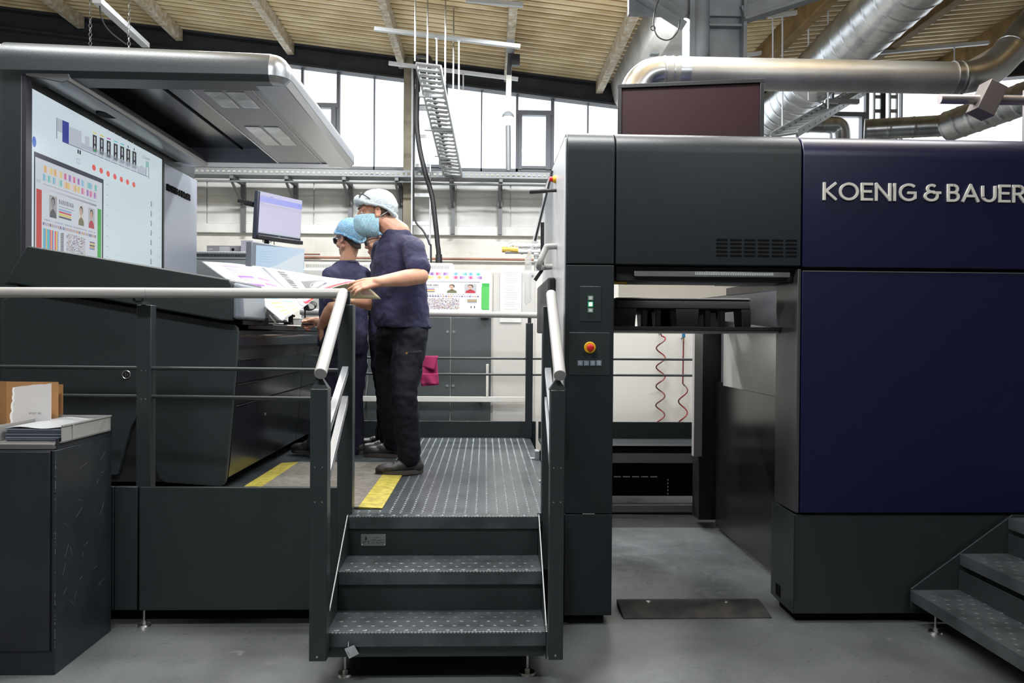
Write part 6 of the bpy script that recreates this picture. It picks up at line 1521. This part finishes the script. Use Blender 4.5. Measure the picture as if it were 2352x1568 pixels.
def shoe(par, heel, toe, z, w=.047, hgt=.115):
    h_ = V((heel.x, heel.y, z)); t_ = V((toe.x, toe.y, z)); d = (t_ - h_).normalized(); s = UP.cross(d); L = .29; t_ = h_ + d*L
    B = MB(); E = lambda x, sd, zz, rx, ry, rz: B.ell(h_ + d*(L*x) + s*sd + UP*zz, rx, ry, rz, (d, s, UP), 18, 10)
    E(.17, 0, .045, .055, .040, .045); E(.22, 0, .085, .050, .042, .045); E(.45, 0, .050, .085, .042, .042); E(.72, 0, .040, .080, .048, .034); E(.86, 0, .034, .045, .042, .026)
    o = skin_up(B.build('shoe', SHOEM, par), .007, 4)
    out = []
    for i in range(24):
        a = 2*PI*i/24; x = .5 + .5*math.cos(a); ww = (.040 + .012*math.sin(x*2.6))*math.sin(a); out.append(h_ + d*(L*x) + s*ww)
    MB().rings([[p + UP*.001 for p in out], [p + UP*.016 + (p - (h_ + d*L/2))*.02 for p in out], [p + UP*.026 for p in out]]).build('sole', mat('dark_rubber_sole', (.045, .038, .032), .7), o)
    lc = MB()
    for k in range(5):
        c0 = h_ + d*(L*(.40 + .07*k)) + UP*(.102 - .008*k); lc.tube([c0 - s*.024 - UP*.006, c0 + UP*.004, c0 + s*.024 - UP*.006 + d*.012], .0028, 6)
    lc.build('laces', BLACK, o)
    return o
def trousers(par, hipc, hl, hr, kl, kr, al, ar, f, s, m, waist, rw=.165, rd=.125, name='trousers'):
    B = MB()
    torso(B, [(hipc + UP*waist, rd*.95, rw*.96), (hipc + UP*.06, rd*1.02, rw*1.02), (hipc - UP*.02, rd*1.05, rw*1.03), (hipc - UP*.10, rd*.85, rw*.9)], f, s)
    for h_, k_, a_ in ((hl, kl, al), (hr, kr, ar)):
        limb(B, [h_, lerp(h_, k_, .5), k_, lerp(k_, a_, .5), a_ + UP*.03], [.105, .098, .080, .078, .072])
        B.cap(a_ + UP*.05, a_ - UP*.0, .074, .070)
    return skin_up(B.build(name, m, par), .010, 5, .030)
# ---------------------------------------------------------------- the tall man walking with the sheet
def man_walking():
    f = V((-.90, -.43, 0)).normalized(); s = UP.cross(f)
    t = thing('person', 'tall person in navy t-shirt and blue beard cover walking with a printed sheet', 'person', (X(925, 4.95), 4.95, DZ))
    hc = at(862, 491, 4.95)
    hd = Head(hc, (-.985, -.17, -.05), (.06, 0, 1), 1.04)
    shl, shr = at(950, 573, 4.77), at(880, 574, 5.13); nb = at(908, 532, 4.96)
    el, wl_ = at(966, 634, 4.66), at(868, 647, 4.475); er, wr_ = at(872, 700, 5.05), at(812, 690, 4.84)
    hl, hr = at(943, 772, 4.88), at(902, 772, 5.06); kl, kr = at(928, 905, 4.78), at(893, 898, 5.12); al, ar = at(940, 1050, 4.83), at(903, 1012, 5.46)
    hipc = at(923, 762, 4.97)
    B = MB(); hd.flesh(B)
    B.cap(hd.p(-.025, 0, -.03), nb, .060, .066); B.cap(hd.p(-.045, 0, -.02), nb + V((.03, 0, 0)), .045, .060)
    torso(B, [(hipc, .11, .15), (at(918, 690, 4.97), .12, .155), (at(915, 620, 4.96), .12, .165), (at(917, 580, 4.96), .10, .14), (at(914, 556, 4.96), .075, .09), (at(911, 538, 4.96), .055, .06)], f, s)
    limb(B, [shl, lerp(shl, el, .5), el, lerp(el, wl_, .35), wl_], [.050, .048, .047, .049, .030])
    limb(B, [shr, lerp(shr, er, .5), er, lerp(er, wr_, .35), wr_], [.050, .048, .046, .047, .030])
    hand(B, wl_, (-.98, -.02, -.18), (.1, .75, -.65), -1, (.14, .24, .32, .40), .035, (.85, .25, .42), .4, 1.02)
    hand(B, wr_, (-.95, -.05, .02), (.05, -.2, .95), 1, (.25, .3, .35, .4), .1, (.8, .4, .5))
    limb(B, [hl, kl, al], [.085, .06, .045]); limb(B, [hr, kr, ar], [.085, .06, .045])
    body = skin_up(B.build('body', SKIN, t), .0052, 5)
    hd.eyes(t); hd.hair(t, m=mat('short_brown_hair', (.16, .10, .07), .85, bump=.5, bscale=250))
    hd.net(t, NETW, .022, front=.078, side=.038, back=-.022, big=1.02, seed=2)
    hd.mask(t)
    glasses_on(hd, t, up=.098, back=.010, tilt=.62, lensm=mat('clear_lens', (0, 0, 0)))
    # shirt
    S = MB()
    torso(S, [(at(926, 752, 4.97), .168, .196), (at(921, 730, 4.97), .168, .192), (at(917, 690, 4.97), .170, .190), (at(915, 640, 4.96), .164, .195), (at(915, 600, 4.96), .152, .205), (at(915, 576, 4.96), .132, .185), (at(914, 556, 4.96), .112, .145), (at(912, 542, 4.96), .090, .105), (at(912, 530, 4.96), .074, .080)], f, s)
    for sh_, e_ in ((shl, el), (shr, er)):
        limb(S, [lerp(nb, sh_, .6) + UP*-.03, sh_, lerp(sh_, e_, .45), lerp(sh_, e_, .68)], [.075, .074, .070, .074])
    skin_up(S.build('t_shirt', SHIRT, t), .0085, 5, .022)
    co = []
    for i in range(28):
        a = 2*PI*i/28; co.append(nb + f*(.074*math.cos(a) + .0) + s*(.074*math.sin(a)) + UP*(-.012 - .020*math.cos(a)))
    MB().tube(co + [co[0]], .012, 8, False).build('collar', SHIRT, t)
    tr = trousers(t, hipc, hl, hr, kl, kr, al, ar, f, s, TROUS, .05, .172, .148)
    pk = at(950, 815, 4.765); MB().hexa([pk + V(p) for p in ((-.05, -.020, -.09), (.05, .014, -.08), (.05, .06, -.08), (-.05, .03, -.09), (-.05, -.022, .02), (.05, .012, .03), (.05, .06, .03), (-.05, .03, .02))]).build('cargo_pocket', TROUS, tr, bevel=.012)
    q = at(934, 811, 4.745); MB().cyl(q, q + V((0, .01, 0)), .007, seg=10).build('snap_button', BRASS, tr)
    shoe(t, at(972, 1085, 4.86), at(900, 1085, 4.80), DZ + .004); shoe(t, at(928, 1040, 5.50), at(870, 1040, 5.54), DZ + .001)
man_walking()
# ---------------------------------------------------------------- the man at the console seen from behind
def man_console():
    f = V((-.78, .62, 0)).normalized(); s = UP.cross(f)
    t = thing('person', 'shorter person in blue hair net and navy t-shirt standing at the console, seen from behind', 'person', (X(790, 5.6), 5.6, DZ))
    hd = Head(at(803, 550, 5.60), (-.76, .65, -.06), (-.02, 0, 1), 1.0)
    nb = at(797, 602, 5.62); shl, shr = at(763, 634, 5.47), at(831, 634, 5.77)
    el, wl_ = at(766, 702, 5.36), at(737, 752, 5.50); er, wr_ = at(800, 728, 5.98), at(730, 737, 5.90)
    hipc = at(790, 780, 5.60); hl, hr = at(768, 795, 5.50), at(812, 795, 5.70); kl, kr = at(750, 915, 5.48), at(808, 915, 5.68); al, ar = at(730, 1030, 5.50), at(812, 1030, 5.66)
    B = MB(); hd.flesh(B)
    B.cap(hd.p(-.03, 0, -.03), nb, .052, .056)
    torso(B, [(hipc, .11, .15), (at(790, 700, 5.61), .11, .15), (at(793, 655, 5.62), .10, .14), (at(796, 630, 5.62), .075, .10), (at(797, 612, 5.62), .055, .055)], f, s)
    limb(B, [shl, lerp(shl, el, .5), el, lerp(el, wl_, .35), wl_], [.046, .046, .045, .046, .031])
    limb(B, [shr, lerp(shr, er, .5), er, lerp(er, wr_, .35), wr_], [.046, .045, .044, .045, .030])
    hand(B, wl_, (-.06, .1, -1), (.9, .4, 0), 1, (.35, .35, .4, .45), .08, (.85, .4, .4))
    hand(B, wr_, (-.95, .05, -.22), (-.1, -.9, -.4), 1, (1.25, 1.3, 1.3, 1.35), .05, (.75, .2, .6), .5)
    limb(B, [hl, kl, al], [.085, .06, .045]); limb(B, [hr, kr, ar], [.085, .06, .045])
    skin_up(B.build('body', SKIN, t), .0058, 5)
    hd.eyes(t); hd.hair(t)
    hd.net(t, NETB, .006, front=.070, side=.030, back=-.030, big=1.05, seed=7)
    glasses_on(hd, t, up=.0, back=-.004, m=mat('teal_frame', (.05, .12, .16), .3), lensm=mat('clear_lens', (0, 0, 0)))
    S = MB()
    torso(S, [(at(786, 793, 5.60), .145, .172), (at(788, 760, 5.60), .145, .170), (at(790, 700, 5.61), .140, .172), (at(793, 655, 5.62), .135, .186), (at(795, 634, 5.62), .112, .165), (at(796, 616, 5.62), .090, .115), (at(798, 600, 5.62), .066, .070)], f, s)
    for sh_, e_ in ((shl, el), (shr, er)):
        limb(S, [lerp(nb, sh_, .55) + UP*-.025, sh_, lerp(sh_, e_, .45), lerp(sh_, e_, .78)], [.070, .070, .066, .068])
    skin_up(S.build('t_shirt', SHIRT, t), .009, 5, .024)
    co = []
    for i in range(28):
        a = 2*PI*i/28; co.append(nb + f*(.068*math.cos(a)) + s*(.066*math.sin(a)) + UP*(-.012 - .012*math.cos(a)))
    MB().tube(co + [co[0]], .011, 8, False).build('collar', SHIRT, t)
    trousers(t, hipc, hl, hr, kl, kr, al, ar, f, s, TROUS2, .05, .16, .135)
    shoe(t, at(748, 1040, 5.50), at(700, 1040, 5.58), DZ + .014); shoe(t, at(833, 1040, 5.62), at(790, 1040, 5.78), DZ + .001)
man_console()
# ---------------------------------------------------------------- the third man, mostly hidden
def man_hidden():
    f = V((-.97, .25, 0)).normalized(); s = UP.cross(f); Y = 5.85
    t = thing('person', 'third person with black glasses mostly hidden behind the walking person', 'person', (X(888, Y), Y, DZ))
    hd = Head(at(872, 552, Y), (-.96, -.12, -.26), (-.2, 0, 1), 1.0)
    nb = at(892, 600, Y); c = lambda y: at(892, y, Y)
    B = MB(); hd.flesh(B); B.cap(hd.p(-.03, 0, -.03), nb, .056, .062)
    hl, hr = c(785) + V((-.02, -.09, 0)), c(785) + V((.0, .09, 0)); kl, kr = at(888, 905, Y - .1), at(900, 905, Y + .1); al, ar = at(893, 1010, Y - .12), at(884, 1005, Y + .10)
    torso(B, [(c(780), .11, .15), (c(700), .11, .15), (c(640), .11, .17), (c(615), .08, .15), (c(604), .06, .07)], f, s)
    shl, shr = c(620) + s*.17, c(620) - s*.17
    for sh_ in (shl, shr):
        el = sh_ + V((.09, 0, -.26)); wr = el + V((.02, 0, -.25)); limb(B, [sh_, el, wr], [.056, .045, .03]); hand(B, wr, (-.3, 0, -1), (-.8, 0, .2), 1 if sh_ is shl else -1, (.4, .4, .4, .4))
    limb(B, [hl, kl, al], [.085, .06, .045]); limb(B, [hr, kr, ar], [.085, .06, .045])
    skin_up(B.build('body', SKIN, t), .0062, 5)
    hd.eyes(t); hd.hair(t); hd.net(t, NETB, .006, seed=5)
    glasses_on(hd, t, back=-.003, lensm=mat('clear_lens', (0, 0, 0)))
    S = MB(); torso(S, [(c(790), .135, .165), (c(700), .132, .165), (c(650), .128, .182), (c(622), .10, .175), (c(610), .075, .10), (c(600), .062, .066)], f, s)
    for sh_ in (shl, shr): limb(S, [lerp(nb, sh_, .55) - UP*.02, sh_, sh_ + V((.02, 0, -.18))], [.07, .072, .07])
    skin_up(S.build('t_shirt', SHIRT, t), .010, 5, .02)
    trousers(t, c(778), hl, hr, kl, kr, al, ar, f, s, TROUS, .05, .155, .13)
    shoe(t, al + V((.09, 0, 0)), al + V((-.2, -.03, 0)), DZ + .001); shoe(t, ar + V((.08, 0, 0)), ar + V((-.2, .02, 0)), DZ + .001)
man_hidden()
# ---------------------------------------------------------------- the large printed sheet held by the walking man
def sheet():
    G = [  # rows from far edge to near edge, points left to right: px, py, depth
        [(462, 600, 5.35), (530, 604, 5.25), (590, 611, 5.15), (660, 622, 5.02), (735, 634, 4.86), (780, 640, 4.74), (815, 643, 4.66)],
        [(500, 628, 5.12), (565, 628, 5.03), (622, 640, 4.93), (688, 652, 4.82), (745, 645, 4.70), (785, 643, 4.65), (816, 644, 4.62)],
        [(560, 668, 4.85), (620, 670, 4.78), (668, 678, 4.70), (705, 680, 4.64), (742, 656, 4.58), (785, 647, 4.58), (817, 645, 4.58)],
        [(610, 706, 4.68), (650, 704, 4.62), (685, 700, 4.57), (712, 690, 4.53), (742, 666, 4.50), (785, 651, 4.54), (818, 645, 4.56)],
        [(648, 738, 4.55), (672, 722, 4.52), (696, 706, 4.50), (720, 688, 4.47), (746, 668, 4.47), (785, 654, 4.51), (819, 646, 4.54)]]
    P = [[at(*q) for q in r] for r in G]
    def cr(p0, p1, p2, p3, t): return .5*((2*p1)+(p2-p0)*t+(2*p0-5*p1+4*p2-p3)*t*t+(3*p1-p0-3*p2+p3)*t**3)
    def spl(pts, t):
        n = len(pts)-1; x = min(max(t, 0), 1)*n; i = min(int(x), n-1); return cr(pts[max(i-1,0)], pts[i], pts[i+1], pts[min(i+2,n)], x-i)
    def surf(u, v): return spl([spl(r, u) for r in P], v)
    def fn(u, v, h):
        h = h + .0009 if h else 0
        p = surf(u, 1 - v)
        if not h: return p
        e = .01; a = surf(min(u+e, 1), 1-v) - surf(max(u-e, 0), 1-v); b = surf(u, min(1-v+e, 1)) - surf(u, max(1-v-e, 0)); n = a.cross(b).normalized()
        if n.z < 0: n = -n
        return p + n*h
    t = thing('printed_sheet', 'large colour test print sheet held by the walking person over the console', 'paper sheet', tuple(surf(.4, .5)))
    N, M = 40, 26; mb = MB()
    rows = [[surf(i/N, j/M) for i in range(N+1)] for j in range(M+1)]; mb.rings(rows, False, False)
    # underside turned towards us at the gripped end
    arcp = [surf(.62 + .38*i/16, 1) for i in range(17)]
    bot = [at(742 + (876 - 742)*i/16, 684 + 3*i/16, 4.60 + .08*i/16) for i in range(17)]
    fl = []
    for j in range(9):
        w = j/8; fl.append([lerp(arcp[i], bot[i], w) + V((0, .02*math.sin(w*PI), .012*math.sin(w*PI))) for i in range(17)])
    o = mb.build('paper', WHITEP, t, smooth=60); sd = o.modifiers.new('thickness', 'SOLIDIFY'); sd.thickness = .0006; sd.offset = 0
    mb2 = MB().rings(fl, False, False); o2 = mb2.build('turned_end', mat('cream_paper_back', (.62, .56, .36), .7), t, smooth=60); sd = o2.modifiers.new('thickness', 'SOLIDIFY'); sd.thickness = .0006; sd.offset = 0
    cv = Canvas(fn, cell=.025)
    rnd = random.Random(5); cols = [(.80,.05,.42), (.35,.10,.60), (.15,.60,.80), (.90,.55,.08), (.10,.60,.55), (.90,.72,.15)]
    Wt = (.84, .83, .82)
    # colour wedges along the left margin
    for r, u0 in enumerate((.10, .215)):
        v = .05
        k = 0
        while v < .93:
            c = cols[(0, 1, 0, 1, 2, 2, 3, 3, 5)[min(int((1 - v)*9), 8)] if r == 0 else (1, 0, 1, 0, 4, 2, 5, 3, 3)[min(int((1 - v)*9), 8)]]
            fade = .35 if v > .72 else 1.
            st = rnd.random(); cc = tuple(Wt[i] + (c[i] - Wt[i])*fade for i in range(3)); L = .055
            A, Bc = (cc, Wt) if st < .5 else (Wt, cc)
            for q in range(4):
                va, vb = v + L*q/4, v + L*(q+1)/4; m_ = lambda x: tuple(A[i] + (Bc[i]-A[i])*x for i in range(3))
                cv.rect(u0, va, u0 + .085, vb, m_((q+.5)/4), None, nu=4, nv=1)
            v += .075; k += 1
    cv.rect(.335, .04, .342, .97, (.45, .45, .46)); cv.rect(.352, .04, .372, .97, (.30, .30, .33))
    for k in range(40): cv.rect(.318, .05 + .023*k, .325, .06 + .023*k, (.2, .2, .22), nu=1, nv=1)
    for k in range(30):   # heading in broken strokes
        v = .50 + .015*k; cv.line(.43, v, .475, v + rnd.uniform(-.012, .012), .007, (.10, .08, .08))
    cv.rect(.52, .50, .70, .80, (.26, .26, .27)); cv.layer = 1; cv.disc(.61, .66, .055, .10, (.50, .48, .46)); cv.disc(.61, .68, .03, .05, (.75, .74, .73)); cv.disc(.68, .58, .016, .05, (.06, .06, .06)); cv.layer = 0
    for k in range(5): cv.rect(.44 + .03*k, .28, .465 + .03*k, .34, rnd.choice(cols), nu=1, nv=1)
    cv.rect(.42, .07, .97, .34, (.60, .025, .03), nu=22, nv=6)
    cv.rect(.86, .07, .97, .40, (.55, .02, .12), nu=4, nv=6)
    for k in range(3): cv.line(.075 + .022*k, .02, .095 + .022*k, .045, .006, (.15, .15, .16))
    cv.build('print', print_mat('sheet_ink'), t, smooth=0)
    # faint print showing on the turned end
    def fb(u, v, h):
        i = u*16; j = (1-v)*8; a = int(min(i, 15)); b = int(min(j, 7)); p = lerp(lerp(fl[b][a], fl[b][a+1], i-a), lerp(fl[b+1][a], fl[b+1][a+1], i-a), j-b)
        return p + V((0, -1, -.2)).normalized()*(h + .0008)
    c2 = Canvas(fb, cell=.1)
    for k in range(16): c2.line(.42 + .022*k, .52, .42 + .022*k + rnd.uniform(-.012, .012), .64, .006, (.20, .19, .12))
    c2.line(.40, .30, .86, .26, .012, (.30, .28, .20)); c2.rect(.74, .18, .93, .62, (.50, .33, .30)); c2.rect(.40, .74, .80, .82, (.50, .50, .34))
    c2.build('back_print', print_mat('turned_end_ink'), t, smooth=0)
sheet()
